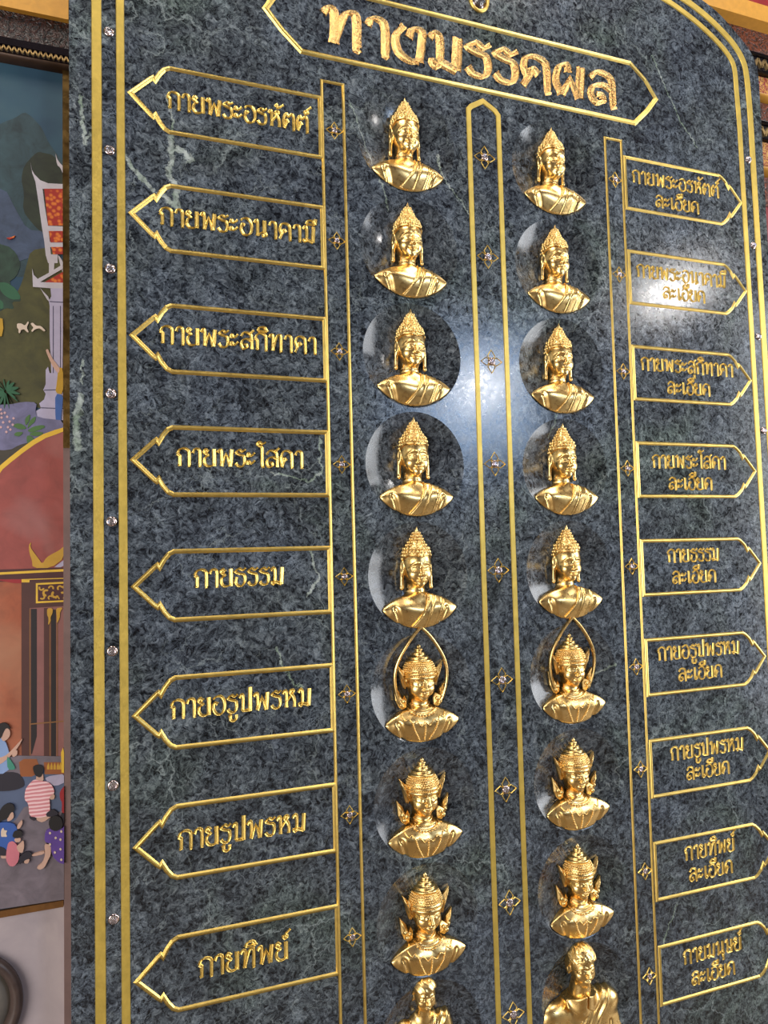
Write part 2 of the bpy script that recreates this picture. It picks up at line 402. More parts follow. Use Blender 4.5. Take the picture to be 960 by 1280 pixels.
# ------------------------------------------------------------------ gilt frames with lettering
LINE_Z = [0, .0026, .0032, .0026, 0]
def line(mb, pts, w, closed=True):
    ribbon(mb, pts, closed, [-w/2, -w*.22, 0, w*.22, w/2], LINE_Z)
LETTERS = {
 'ก': (.80, [('l', [(.06, .0), (.16, .04), (.16, .56), (.03, .68)]), ('s', [(.03, .68), (.15, .92), (.38, 1), (.6, .9), (.66, .7), (.66, .03), (.72, 0)])]),
 'า': (.58, [('s', [(.05, .74), (.16, .98), (.36, .96), (.43, .75), (.43, .04), (.5, 0)])]),
 'ย': (.78, [('s', [(.30, .84), (.14, .98), (.08, .80), (.28, .62), (.12, .48), (.09, .2), (.24, 0), (.5, .02), (.62, .14)]), ('l', [(.62, 0), (.62, 1.0)])]),
 'พ': (.96, [('s', [(.03, .80), (.14, .99), (.24, .84), (.24, .02)]), ('l', [(.24, .0), (.48, .74), (.72, .0)]), ('l', [(.72, 0), (.80, 1)])]),
 'ร': (.66, [('s', [(.60, 1.03), (.44, .9), (.26, .99), (.08, .82), (.28, .70), (.50, .62), (.54, .28), (.42, .02), (.18, .03), (.05, .2)])]),
 'ะ': (.58, [('s', [(.04, .58), (.10, .80), (.26, .64), (.46, .84)]), ('s', [(.04, .12), (.10, .34), (.26, .18), (.46, .38)])]),
 'อ': (.78, [('s', [(.30, .56), (.14, .64), (.08, .3), (.24, .0), (.5, .0), (.66, .28), (.66, .7), (.48, .98), (.22, .98), (.06, .84)])]),
 'ห': (.90, [('s', [(.03, .80), (.14, .99), (.24, .84), (.24, .0)]), ('s', [(.24, .3), (.48, .64), (.66, .92), (.52, 1.0), (.47, .84), (.62, .62), (.70, .36), (.70, .0)])]),
 'ต': (.84, [('s', [(.36, .40), (.24, .56), (.22, .34), (.10, .0)]), ('s', [(.12, .08), (.06, .55), (.2, .97), (.38, .80), (.54, .98), (.68, .78), (.69, .03), (.75, 0)])]),
 'ด': (.84, [('s', [(.36, .40), (.24, .56), (.22, .34), (.10, .0)]), ('s', [(.12, .08), (.06, .55), (.18, .92), (.40, 1.0), (.62, .9), (.68, .68), (.69, .03), (.75, 0)])]),
 'ค': (.84, [('s', [(.46, .46), (.32, .60), (.24, .40), (.06, .0)]), ('s', [(.20, .30), (.10, .62), (.18, .92), (.40, 1.0), (.62, .9), (.68, .68), (.69, .03), (.75, 0)])]),
 'น': (.86, [('s', [(.03, .80), (.14, .99), (.24, .84), (.24, .0)]), ('s', [(.24, .05), (.48, .24), (.66, .24), (.74, .08), (.60, .0), (.54, .14)]), ('l', [(.64, 1), (.64, .2)])]),
 'ม': (.84, [('s', [(.03, .80), (.14, .99), (.26, .84), (.24, .2), (.08, .14), (.16, .0), (.28, .12)]), ('l', [(.24, .16), (.62, .0)]), ('l', [(.62, 0), (.68, 1)])]),
 'ส': (.82, [('s', [(.05, .74), (.22, .98), (.5, .96), (.64, .76), (.66, .0)]), ('s', [(.66, .46), (.40, .6), (.14, .5), (.06, .24), (.18, .0), (.38, .08), (.34, .26), (.2, .26)]), ('l', [(.48, .86), (.78, 1.16)])]),
 'ล': (.82, [('s', [(.05, .74), (.22, .98), (.5, .96), (.64, .76), (.66, .03), (.72, 0)]), ('s', [(.66, .46), (.40, .6), (.14, .5), (.06, .24), (.18, .0), (.38, .08), (.34, .26), (.2, .26)])]),
 'ท': (.90, [('s', [(.03, .80), (.14, .99), (.26, .84), (.24, .0)]), ('s', [(.24, .04), (.46, .84), (.62, .99), (.72, .84), (.72, .03), (.78, 0)])]),
 'โ': (.50, [('s', [(.52, 1.50), (.34, 1.40), (.12, 1.50), (.05, 1.34), (.28, 1.18), (.30, .9), (.30, .1), (.42, .0)])]),
 'ธ': (.74, [('s', [(.66, 1.03), (.5, .9), (.28, .99), (.08, .82), (.30, .70), (.56, .62), (.62, .3), (.46, .0), (.22, .0), (.10, .2), (.16, .5)])]),
 'ป': (.80, [('s', [(.03, .80), (.14, .99), (.24, .84), (.22, .06)]), ('l', [(.18, .04), (.62, .04)]), ('l', [(.62, 0), (.64, 1.38)])]),
 'ษ': (.84, [('s', [(.03, .80), (.14, .99), (.24, .84), (.22, .06)]), ('l', [(.18, .04), (.62, .04)]), ('l', [(.62, 0), (.62, 1)]), ('s', [(.34, .5), (.48, .38), (.82, .62)])]),
 'เ': (.42, [('s', [(.14, 1.0), (.14, .14), (.24, .0), (.34, .14), (.22, .24)])]),
 'ผ': (.92, [('s', [(.40, .74), (.36, .98), (.16, .86), (.07, .4), (.2, .0)]), ('l', [(.2, .0), (.44, .5), (.66, .0)]), ('l', [(.66, 0), (.74, 1)])]),
 'ง': (.80, [('s', [(.26, .98), (.08, .62), (.12, .2), (.36, .0), (.56, .02)]), ('s', [(.36, .66), (.46, .94), (.66, .92), (.64, .5), (.58, .0)])]),
 'ิ': (0, [('s', [(-.62, 1.14), (-.5, 1.36), (-.22, 1.38), (-.06, 1.14)]), ('l', [(-.62, 1.15), (-.08, 1.15)])]),
 'ี': (0, [('s', [(-.62, 1.14), (-.5, 1.36), (-.22, 1.38), (-.06, 1.14)]), ('l', [(-.62, 1.15), (-.08, 1.15)]), ('l', [(-.08, 1.14), (-.04, 1.52)])]),
 'ั': (0, [('s', [(-.46, 1.26), (-.36, 1.42), (-.26, 1.22), (.06, 1.48)])]),
 '์': (0, [('s', [(-.18, 1.40), (-.30, 1.30), (-.22, 1.16), (-.10, 1.24), (-.16, 1.40), (.10, 1.66)])]),
 'ู': (0, [('s', [(-.58, -.20), (-.46, -.16), (-.44, -.42), (-.26, -.48), (-.14, -.34), (-.14, -.14)])]),
 'ุ': (0, [('s', [(-.34, -.18), (-.20, -.14), (-.18, -.46)])]),
}
NIB = Vector((math.cos(math.radians(28)), math.sin(math.radians(28))))
def lettering(mb, text, x0, x1, base, h, depth, boldness=1.0):
    total = sum(LETTERS[ch][0] for ch in text) - .12
    k = (x1-x0)/(total*h)
    cur = 0.0
    for ch in text:
        adv, strokes = LETTERS[ch]
        for kind, pts in strokes:
            P = smooth_line(pts, 5) if kind == 's' else [Vector(p) for p in pts]
            Q = [Vector((x0+(cur+p.x)*h*k, base+p.y*h)) for p in P]
            Q2 = [Q[0]]
            for q_ in Q[1:]:
                if (q_-Q2[-1]).length > h*.02: Q2.append(q_)
            Q = Q2; offs = []
            for i in range(len(Q)):
                t = (Q[min(i+1, len(Q)-1)]-Q[max(i-1, 0)]).normalized()
                w = h*boldness*(.115 + .150*abs(t.x*NIB.y-t.y*NIB.x))
                if i in (0, len(Q)-1): w *= 1.22
                offs.append([-w/2, -w*.30, 0, w*.30, w/2])
            ribbon(mb, [tuple(q_) for q_ in Q], False, offs, [0, depth, depth*.35, depth, 0])
        cur += adv
ORD = ['topmost', 'second', 'third', 'fourth', 'fifth', 'sixth', 'seventh', 'eighth', 'ninth']
def arrow_frame(k, side):
    z = ROW[k]; t, bt = z+.0645, z-.068
    if side == 'left': tip, cn, far, nx = .0452, .1135, .4325, .090
    else: tip, cn, far, nx = 1.6085, 1.5425, 1.2305, 1.5695
    s_ = 1 if side == 'left' else -1
    top = [(far, t), (cn+s_*.006, t), (cn-s_*.004, t-.005), (nx+s_*.010, t-.0165), (nx+s_*.002, t-.0305), (nx-s_*.002, t-.0255), (nx-s_*.006, t-.0285)]
    low = [(nx-s_*.006, bt+.0285), (nx-s_*.002, bt+.0255), (nx+s_*.002, bt+.0305), (nx+s_*.010, bt+.0165), (cn-s_*.004, bt+.005), (cn+s_*.006, bt), (far, bt)]
    pts = top + [(tip, z-.001)] + low
    if side == 'right': pts = pts[::-1]
    mb = MB(); line(mb, pts, .0092 if side == 'left' else .0086)
    return mb
LEFT = [('กายพระอรหัตต์', .1143, .4048, .902), ('กายพระอนาคามี', .0974, .4143, .661), ('กายพระสกิทาคา', .0963, .4119, .422), ('กายพระโสดา', .1261, .3785, .180),
        ('กายธรรม', .1568, .3332, -.059), ('กายอรูปพรหม', .1101, .3856, -.3077), ('กายรูปพรหม', .1216, .3693, -.5557), ('กายทิพย์', .1569, .3278, -.799), ('กายมนุษย์', .150, .335, -1.042)]
RIGHT = [('กายพระอรหัตต์', 1.2512, 1.5313, .9235), ('กายพระอนาคามี', 1.2524, 1.5394, .679), ('กายพระสุกิทาคา', 1.2527, 1.5491, .441), ('กายพระโสดา', 1.2742, 1.5083, .195),
         ('กายธรรม', 1.3079, 1.4714, -.0418), ('กายอรูปพรหม', 1.2647, 1.5233, -.2818), ('กายรูปพรหม', 1.2898, 1.5206, -.5267), ('กายทิพย์', 1.3189, 1.4742, -.7712), ('กายมนุษย์', 1.3007, 1.4803, -1.014)]
R2 = [(1.3219, 1.4612, .8697), (1.3317, 1.4666, .6313), (1.3321, 1.4687, .3855), (1.3225, 1.4605, .1407), (1.3202, 1.4577, -.0955), (1.3252, 1.4623, -.3366), (1.336, 1.4706, -.579), (1.3298, 1.4649, -.823), (1.3227, 1.4565, -1.0677)]
BESIDE = ['beside topmost bust', 'beside second bust', 'beside third bust', 'beside fourth bust', 'beside fifth bust',
          'beside halo bust', 'beside bust below halo', 'beside lowest crowned bust', 'beside bottom bust']
for k in range(8):
    th = thing('name_frame', 'gold pointed left frame with one line of Thai letters, ' + BESIDE[k].replace('bust', 'left bust', 1), 'sign', (.045, 0, ROW[k]), 'gold name frames down the left side')
    child_at_world(arrow_frame(k, 'left').build('gilt_outline', None, M_LINE), th)
    mb = MB(); tx, a, c_, v = LEFT[k]
    lettering(mb, tx, a, c_, EYE+v, .0340, .0022, .84)
    child_at_world(mb.build('lettering', None, M_LINE), th)
for k in range(9):
    th = thing('name_frame', 'gold pointed right frame, two lines of Thai letters, ' + BESIDE[k].replace('bust', 'right bust', 1), 'sign', (1.61, 0, ROW[k]), 'gold name frames down the right side')
    child_at_world(arrow_frame(k, 'right').build('gilt_outline', None, M_LINE), th)
    mb = MB(); tx, a, c_, v = RIGHT[k]
    lettering(mb, tx, a, c_, EYE+v, .0310, .002, .80)
    child_at_world(mb.build('lettering', None, M_LINE), th)
    mb = MB(); a, c_, v = R2[k]
    lettering(mb, 'ละเอียด', a, c_, EYE+v, .0295, .002, .80)
    child_at_world(mb.build('lettering', None, M_LINE), th)
th = thing('title_frame', 'long gold frame pointed at both ends with large Thai title letters across the top', 'sign', (CX, 0, EYE+1.159))
mb = MB()
tt, tb = EYE+1.237, EYE+1.080
line(mb, [(.385, tt), (.345, tt-.034), (.3175, EYE+1.1575), (.352, tb+.038), (.394, tb), (1.2665, tb), (1.306, tb+.038), (1.338, EYE+1.1575), (1.306, tt-.036), (1.2605, tt)], .0125)
child_at_world(mb.build('gilt_outline', None, M_LINE), th)
mb = MB(); lettering(mb, 'ทางมรรคผล', .4405, 1.2075, EYE+1.113, .080, .0035, 1.12)
child_at_world(mb.build('lettering', None, M_TITLE), th)

# ------------------------------------------------------------------ the three upright strips
def strip(label, pts, w):
    th = thing('upright_strip', label, 'strip', (pts[0][0], 0, .05), 'gold-lined upright strips')
    mb = MB()
    if w > .008: ribbon(mb, pts, False, [-w/2, -w/2+.001, w/2-.001, w/2], [0, .0022, .0022, 0])
    else: line(mb, pts, w, False)
    child_at_world(mb.build('gilt_outline', None, M_BAND if w > .008 else M_LINE), th)
strip('thin gold-lined upright strip between the left frames and the left busts', [(.435, .05), (.4375, EYE+1.0235), (.4860, EYE+1.0235), (.4885, .05)], .0068)
strip('thick gold-lined upright strip with pointed top between the two columns of busts', [(.794, .05), (.7915, EYE+1.026), (.799, EYE+1.035), (.8297, EYE+1.053), (.862, EYE+1.035), (.870, EYE+1.025), (.871, .05)], .0125)
strip('thin gold-lined upright strip between the right busts and the right frames', [(1.1675, .05), (1.1725, EYE+1.0245), (1.2215, EYE+1.0245), (1.2195, .05)], .0064)

# ------------------------------------------------------------------ rosettes and crystals
def crystal_mesh(r):
    mb = MB()
    mb.lathe([(r*.95, 0), (r, r*.25), (r*.78, r*.62), (r*.42, r*.80), (0.0001, r*.84)], 12, (0, 0, 0), 'y')
    for i in range(len(mb.sm)): mb.sm[i] = False
    return mb
def petal_pts(s):
    out = []
    for q in range(4):
        a = math.pi/2*q
        base = [(.0, .26), (-.26, .32), (-.37, .52), (-.16, .84), (0, 1.05), (.16, .84), (.37, .52), (.26, .32)]
        out.append([((x*math.cos(a)-y*math.sin(a))*s, (x*math.sin(a)+y*math.cos(a))*s) for x, y in base])
    return out
def make_rosette(s, label, loc, group):
    th = thing('flower_rosette', label, 'ornament', loc, group)
    for pts in petal_pts(s):
        mb = MB(); ribbon(mb, [tuple(p) for p in pts], True, [-.0011, 0, .0011], [0, .0018, 0])
        mb.build('petal', th, M_LINE)
    mb = MB(); mb.lathe([(s*.34, 0), (s*.36, .002), (s*.26, .003), (s*.0001, .0025)], 20, (0, 0, 0), 'y'); bz = mb.build('bezel', th, M_SETTING)
    c = crystal_mesh(s*.26).build('crystal', th, M_GEM); c.location = (0, -.0024, 0)
    return th
def dup(root, loc, label):
    r_ = root.copy(); COL.objects.link(r_); r_.location = loc; r_['label'] = label
    for ch in root.children:
        c = ch.copy(); COL.objects.link(c); c.parent = r_
    return r_
cols = [('in the left thin strip', [(.4640, v) for v in (.9165, .6722, .4304, .1879, -.0486, -.2926, -.5393, -.7847)], .0175, 'left strip rosettes'),
        ('in the thick centre strip', [(.8300, v) for v in (.9169, .6795, .4329, .1954, -.0474, -.2938, -.5363, -.7825, -1.0224)], .0255, 'centre strip rosettes'),
        ('in the right thin strip', [(1.1985, v) for v in (.9205, .6774, .4328, .1912, -.0495, -.2925, -.5365, -.7765, -1.0196)], .0185, 'right strip rosettes')]
for where, ps, s, grp in cols:
    first = None
    for k, (x, v) in enumerate(ps):
        lab = 'small gold four-petal flower with a crystal, %s %s from the top' % (ORD[k] if k else 'the one', where) if k else 'small gold four-petal flower with a crystal, topmost one ' + where
        lab = 'small gold four-petal flower with crystal %s, %s' % (where, ORD[k] if k == 0 else ORD[k]+' from the top')
        if first is None: first = make_rosette(s, lab, (x, -.0003, EYE+v), grp)
        else: dup(first, (x, -.0003, EYE+v), lab)
def bead(label, loc, group):
    th = thing('crystal_stud', label, 'crystal', loc, group)
    mb = MB(); mb.lathe([(.0095, 0), (.0095, .0014), (.0072, .002), (.0001, .002)], 20, (0, 0, 0), 'y'); mb.build('bezel', th, M_SETTING)
    c = crystal_mesh(.0078).build('crystal', th, M_GEM); c.location = (0, -.0012, 0)
    return th
lz = [1.0343, .795, .5598, .3163, .0712, -.1724, -.4201, -.6619]
rz = [1.0442, .8059, .5547, .3004]
f0 = None
for k, v in enumerate(lz):
    lab = 'clear crystal stud between the two left gilt bands, %s in the photo%s' % (ORD[k], '' if k == 0 else ' from the top')
    f0 = bead(lab, (.0055, -.0002, EYE+v), 'crystals in the left border') if f0 is None else f0
    if k: dup(f0, (.0055, -.0002, EYE+v), lab)
g0 = None
for k, v in enumerate(rz):
    lab = 'clear crystal stud between the two right gilt bands, %s in the photo%s' % (ORD[k], '' if k == 0 else ' from the top')
    x = 1.6425 + .0012*k
    if g0 is None: g0 = bead(lab, (x, -.0002, EYE+v), 'crystals in the right border')
    else: dup(g0, (x, -.0002, EYE+v), lab)
th = thing('gem_medallion', 'oval crystal in a gold ring above the title frame', 'ornament', (.8275, 0, EYE+1.302))
mb = MB(); mb.tube([(.024*math.cos(2*math.pi*i/40), -.002, .030*math.sin(2*math.pi*i/40)) for i in range(40)], .0042, 8, True); mb.build('gold_ring', th, M_LINE)
mb = MB(); mb.lathe([(.0215, 0), (.0215, .003), (.0001, .003)], 28, (0, 0, 0), 'y'); o = mb.build('bezel', th, M_SETTING); o.scale = (1, 1, 1.28)
o = crystal_mesh(.017).build('crystal', th, M_GEM); o.location = (0, -.003, .002); o.scale = (1, .8, 1.25)
# ------------------------------------------------------------------ the painted mural left of the slab (flat paint on a board) and the wall mouldings
PAINT = [
('painted_far_hills', 'hill', [[(-0.2248, 2.4313), (-0.197, 2.4524), (-0.1822, 2.4629), (-0.1728, 2.4682), (-0.1653, 2.4739), (-0.1558, 2.4829), (-0.1496, 2.4852), (-0.1432, 2.4818), (-0.1384, 2.4784), (-0.1328, 2.473), (-0.1284, 2.4685), (-0.1227, 2.4622), (-0.118, 2.4537), (-0.1115, 2.4384), (-0.1057, 2.4278), (-0.0976, 2.4164), (-0.0899, 2.4072), (-0.0815, 2.3954), (-0.0815, 2.3401), (-0.0815, 2.2123), (-0.1107, 2.1586), (-0.2003, 2.1489), (-0.2347, 2.2059), (-0.2353, 2.3614)]]),
('painted_tree', 'darktree', [[(-0.1482, 2.3832), (-0.1387, 2.3966), (-0.133, 2.4036), (-0.1282, 2.408), (-0.1237, 2.4095), (-0.1173, 2.4088), (-0.1116, 2.4083), (-0.1034, 2.4078), (-0.097, 2.4035), (-0.0889, 2.3929), (-0.0831, 2.3856), (-0.0815, 2.3774), (-0.0815, 2.3436), (-0.0815, 2.2658), (-0.0815, 2.2309), (-0.0992, 2.2197), (-0.1094, 2.222), (-0.1174, 2.239), (-0.1243, 2.2494), (-0.1339, 2.259), (-0.1414, 2.2678), (-0.151, 2.2809), (-0.1541, 2.2939), (-0.1525, 2.3138), (-0.1532, 2.3279), (-0.1564, 2.3436), (-0.1564, 2.356), (-0.1532, 2.3718)]]),
('painted_hillside', 'hill2', [[(-0.2246, 2.3137), (-0.1977, 2.3248), (-0.1824, 2.3194), (-0.1706, 2.2943), (-0.1616, 2.2766), (-0.1506, 2.2566), (-0.1393, 2.249), (-0.1217, 2.2494), (-0.1135, 2.2413), (-0.1103, 2.2201), (-0.1154, 2.2081), (-0.1314, 2.199), (-0.147, 2.1909), (-0.1706, 2.1793), (-0.1919, 2.1769), (-0.2227, 2.1821), (-0.2347, 2.2116), (-0.235, 2.2817)]]),
('painted_lawn', 'lawn', [[(-0.1336, 2.2102), (-0.116, 2.2159), (-0.1015, 2.2113), (-0.082, 2.1937), (-0.0815, 2.1192), (-0.0815, 1.9489), (-0.0825, 1.885), (-0.1018, 1.8913), (-0.1186, 1.8957), (-0.1423, 1.9008), (-0.1698, 1.9019), (-0.2157, 1.8998), (-0.2336, 1.9359), (-0.234, 2.0305), (-0.2241, 2.0711), (-0.1981, 2.0795), (-0.1836, 2.0887), (-0.1728, 2.1038), (-0.1654, 2.1177), (-0.1576, 2.1379), (-0.153, 2.1531), (-0.1491, 2.1713), (-0.146, 2.1849), (-0.142, 2.2014)]]),
('painted_shrub', 'shrub', [[(-0.2234, 2.215), (-0.1942, 2.2142), (-0.1789, 2.2109), (-0.1695, 2.2032), (-0.164, 2.1951), (-0.1593, 2.1823), (-0.1592, 2.1719), (-0.1639, 2.158), (-0.1688, 2.1499), (-0.1766, 2.1429), (-0.176, 2.1357), (-0.1666, 2.1243), (-0.1614, 2.1164), (-0.1575, 2.108), (-0.1599, 2.1043), (-0.1701, 2.1033), (-0.1728, 2.0996), (-0.1697, 2.0911), (-0.1721, 2.0881), (-0.1815, 2.089), (-0.196, 2.0828), (-0.2235, 2.0665), (-0.2343, 2.0941), (-0.2346, 2.181)]]),
('painted_leaf', 'leafgreen', [[(-0.1954, 2.1385), (-0.1861, 2.1394), (-0.1788, 2.1374), (-0.1694, 2.1313), (-0.1636, 2.1247), (-0.1581, 2.1137), (-0.1599, 2.1087), (-0.1701, 2.1068), (-0.1777, 2.1085), (-0.187, 2.1146), (-0.1925, 2.1216), (-0.1972, 2.1335)], [(-0.1986, 2.1055), (-0.1909, 2.1027), (-0.1879, 2.0982), (-0.1879, 2.0894), (-0.1909, 2.0864), (-0.1986, 2.0874), (-0.2016, 2.0919), (-0.2017, 2.1024)]]),
('painted_roof_edge', 'white', [[(-0.1406, 2.3863), (-0.1392, 2.372), (-0.1334, 2.3616), (-0.1234, 2.3518), (-0.109, 2.3476), (-0.0815, 2.3501), (-0.0815, 2.3403), (-0.1191, 2.3347), (-0.1148, 2.2981), (-0.109, 2.2601), (-0.1062, 2.2314), (-0.1033, 2.1931), (-0.0918, 2.1944), (-0.0918, 2.188), (-0.1091, 2.186), (-0.1134, 2.2016), (-0.1162, 2.2301), (-0.1205, 2.2586), (-0.1263, 2.3061), (-0.132, 2.3473), (-0.1377, 2.3641)], [(-0.1105, 2.2615), (-0.0815, 2.2637), (-0.0815, 2.254), (-0.109, 2.2504)], [(-0.1119, 2.2291), (-0.0815, 2.2312), (-0.0815, 2.2215), (-0.1105, 2.218)], [(-0.112, 2.2033), (-0.0917, 2.2057), (-0.0918, 2.1944), (-0.1091, 2.1924)], [(-0.1076, 2.1926), (-0.0975, 2.1938), (-0.099, 2.1678), (-0.1077, 2.1669)]]),
('painted_roof_finial', 'white', [[(-0.0952, 2.4105), (-0.0936, 2.4034), (-0.0917, 2.3987), (-0.0884, 2.3938), (-0.0858, 2.3906), (-0.0825, 2.3874), (-0.0815, 2.3826), (-0.0815, 2.3734), (-0.0826, 2.3728), (-0.0858, 2.3806), (-0.0884, 2.3845), (-0.0917, 2.3867), (-0.0936, 2.3932), (-0.0952, 2.4076)], [(-0.0905, 2.2041), (-0.0872, 2.2), (-0.085, 2.1963), (-0.0825, 2.1912), (-0.0816, 2.1842), (-0.0816, 2.1715), (-0.0829, 2.1706), (-0.0861, 2.1811), (-0.0884, 2.1897), (-0.0908, 2.2012)]]),
('painted_roof_tiles', 'tile', [[(-0.1162, 2.3351), (-0.0815, 2.3403), (-0.0815, 2.2653), (-0.109, 2.2617)], [(-0.1076, 2.2506), (-0.0815, 2.254), (-0.0815, 2.2312), (-0.1047, 2.2283)], [(-0.1033, 2.2189), (-0.0815, 2.2215), (-0.0816, 2.2069), (-0.1004, 2.2047)], [(-0.1177, 2.145), (-0.0816, 2.1714), (-0.0817, 2.1472)]]),
('painted_gable', 'white', [[(-0.1376, 2.1716), (-0.1348, 2.1591), (-0.1277, 2.1519), (-0.1091, 2.1651), (-0.083, 2.1857), (-0.0816, 2.1778), (-0.1091, 2.1571), (-0.1234, 2.146), (-0.0817, 2.1488), (-0.0817, 2.1359), (-0.1362, 2.1351)], [(-0.1234, 2.1348), (-0.1177, 2.1274), (-0.1091, 2.1187), (-0.1048, 2.1063), (-0.1106, 2.1122), (-0.1177, 2.1243)]]),
('painted_column', 'lilacwhite', [[(-0.1048, 2.1351), (-0.0817, 2.1375), (-0.0817, 2.1053), (-0.0834, 1.9678), (-0.0821, 1.8743), (-0.1319, 1.8756), (-0.1319, 1.8896), (-0.122, 1.8963), (-0.1249, 1.9056), (-0.1164, 1.9138), (-0.1135, 1.925), (-0.1178, 1.9326), (-0.1135, 1.9438), (-0.1135, 1.9722), (-0.1092, 1.9788), (-0.1064, 1.9664), (-0.1035, 1.9665), (-0.1063, 2.0393), (-0.1063, 2.0998), (-0.1077, 2.1093), (-0.1034, 2.1193)]]),
('painted_column_line', 'ink', [[(-0.1005, 2.1004), (-0.0991, 2.1005), (-0.0992, 1.9668), (-0.1007, 1.9667)], [(-0.0875, 2.1016), (-0.0861, 2.1017), (-0.0863, 1.9676), (-0.0877, 1.9675)], [(-0.1164, 1.9327), (-0.082, 1.9361), (-0.082, 1.9345), (-0.1164, 1.9311)], [(-0.122, 1.8979), (-0.0821, 1.8981), (-0.0821, 1.8965), (-0.122, 1.8963)], [(-0.1063, 2.1094), (-0.0817, 2.1101), (-0.0817, 2.1085), (-0.1063, 2.1078)]]),
('painted_cloth', 'ochre', [[(-0.2002, 2.0692), (-0.1892, 2.0671), (-0.1878, 2.0485), (-0.1905, 2.0327), (-0.2001, 2.0319)]]),
('painted_dog', 'cream', [[(-0.1624, 2.06), (-0.1577, 2.0604), (-0.1546, 2.0596), (-0.1515, 2.0572), (-0.149, 2.0585), (-0.1459, 2.064), (-0.1443, 2.0656), (-0.1435, 2.0639), (-0.1442, 2.061), (-0.1465, 2.0555), (-0.1465, 2.0514), (-0.1442, 2.0463), (-0.1438, 2.0442), (-0.1454, 2.0441), (-0.1473, 2.0453), (-0.1504, 2.0486), (-0.1529, 2.0494), (-0.156, 2.0483), (-0.1576, 2.0464), (-0.1583, 2.0429), (-0.1593, 2.0414), (-0.1608, 2.0413), (-0.1614, 2.043), (-0.1614, 2.0473), (-0.1621, 2.0497), (-0.1636, 2.0513), (-0.1642, 2.0537), (-0.1642, 2.0581)], [(-0.1395, 2.0623), (-0.1371, 2.0634), (-0.1349, 2.0625), (-0.1318, 2.0592), (-0.1287, 2.0581), (-0.1239, 2.0585), (-0.1201, 2.0567), (-0.1153, 2.0518), (-0.1141, 2.0494), (-0.1157, 2.0484), (-0.1179, 2.0493), (-0.1219, 2.0525), (-0.1253, 2.0533), (-0.1301, 2.052), (-0.1332, 2.05), (-0.1363, 2.0462), (-0.1379, 2.0454), (-0.1387, 2.0471), (-0.1381, 2.0492), (-0.1357, 2.053), (-0.1354, 2.0551), (-0.137, 2.0567), (-0.1382, 2.0583), (-0.1398, 2.0609)]]),
('painted_bird', 'tile', [[(-0.1826, 2.2266), (-0.1743, 2.2292), (-0.1673, 2.2333), (-0.1701, 2.2282), (-0.1771, 2.2241)]]),
('painted_person_shirt', 'ochre', [[(-0.0887, 1.9782), (-0.0838, 1.9776), (-0.082, 1.9658), (-0.082, 1.9365), (-0.0852, 1.9255), (-0.0932, 1.9269), (-0.0958, 1.932), (-0.0941, 1.9436), (-0.0929, 1.9548), (-0.0912, 1.9718)]]),
('painted_person_arm', 'skin', [[(-0.1125, 2.0122), (-0.1101, 2.0132), (-0.1086, 2.012), (-0.107, 2.0076), (-0.1051, 2.0032), (-0.1019, 1.9964), (-0.0991, 1.9917), (-0.095, 1.9866), (-0.0922, 1.9826), (-0.089, 1.9775), (-0.0883, 1.9733), (-0.09, 1.9679), (-0.0925, 1.9681), (-0.0973, 1.974), (-0.1008, 1.9797), (-0.1048, 1.9883), (-0.1073, 1.9941), (-0.1097, 2.0001), (-0.1113, 2.0045), (-0.1129, 2.0097)], [(-0.1013, 1.8574), (-0.0917, 1.8603), (-0.0876, 1.8605), (-0.0868, 1.8579), (-0.0883, 1.8557), (-0.0932, 1.8529), (-0.0973, 1.8521), (-0.1028, 1.8528), (-0.105, 1.8538), (-0.105, 1.8555)]]),
('painted_person_trousers', 'denim', [[(-0.0932, 1.9253), (-0.0852, 1.9239), (-0.0824, 1.9185), (-0.0832, 1.906), (-0.0838, 1.8987), (-0.0846, 1.8925), (-0.0853, 1.8838), (-0.0861, 1.8678), (-0.0883, 1.8615), (-0.0932, 1.8613), (-0.0953, 1.8675), (-0.0961, 1.8833), (-0.0964, 1.8975), (-0.0964, 1.9178)]]),
('painted_rock', 'rock', [[(-0.1731, 1.9016), (-0.1576, 1.9058), (-0.1466, 1.9073), (-0.134, 1.907), (-0.1297, 1.9031), (-0.1313, 1.8934), (-0.1313, 1.8869), (-0.1297, 1.8799), (-0.1173, 1.8763), (-0.0869, 1.874), (-0.0815, 1.8664), (-0.0815, 1.8496), (-0.0826, 1.8404), (-0.1018, 1.8336), (-0.1155, 1.826), (-0.1313, 1.8134), (-0.1589, 1.7965), (-0.2123, 1.7665), (-0.233, 1.7865), (-0.2333, 1.8672), (-0.2217, 1.8992), (-0.1913, 1.8997)], [(-0.2133, 1.8498), (-0.1967, 1.8512), (-0.187, 1.8488), (-0.1794, 1.8413), (-0.1733, 1.8371), (-0.1656, 1.8339), (-0.1628, 1.8292), (-0.1636, 1.8205), (-0.1678, 1.8157), (-0.1778, 1.812), (-0.1902, 1.811), (-0.2114, 1.8122), (-0.2198, 1.8207), (-0.2198, 1.8412)]]),
('painted_earth', 'earth', [[(-0.2103, 1.8126), (-0.1859, 1.8123), (-0.1727, 1.8147), (-0.1634, 1.8209), (-0.1549, 1.8249), (-0.1424, 1.8287), (-0.1363, 1.8275), (-0.1331, 1.8206), (-0.1393, 1.8123), (-0.158, 1.798), (-0.1713, 1.7869), (-0.1866, 1.773), (-0.1985, 1.7627), (-0.2136, 1.7507), (-0.2196, 1.7606), (-0.2197, 1.798)]]),
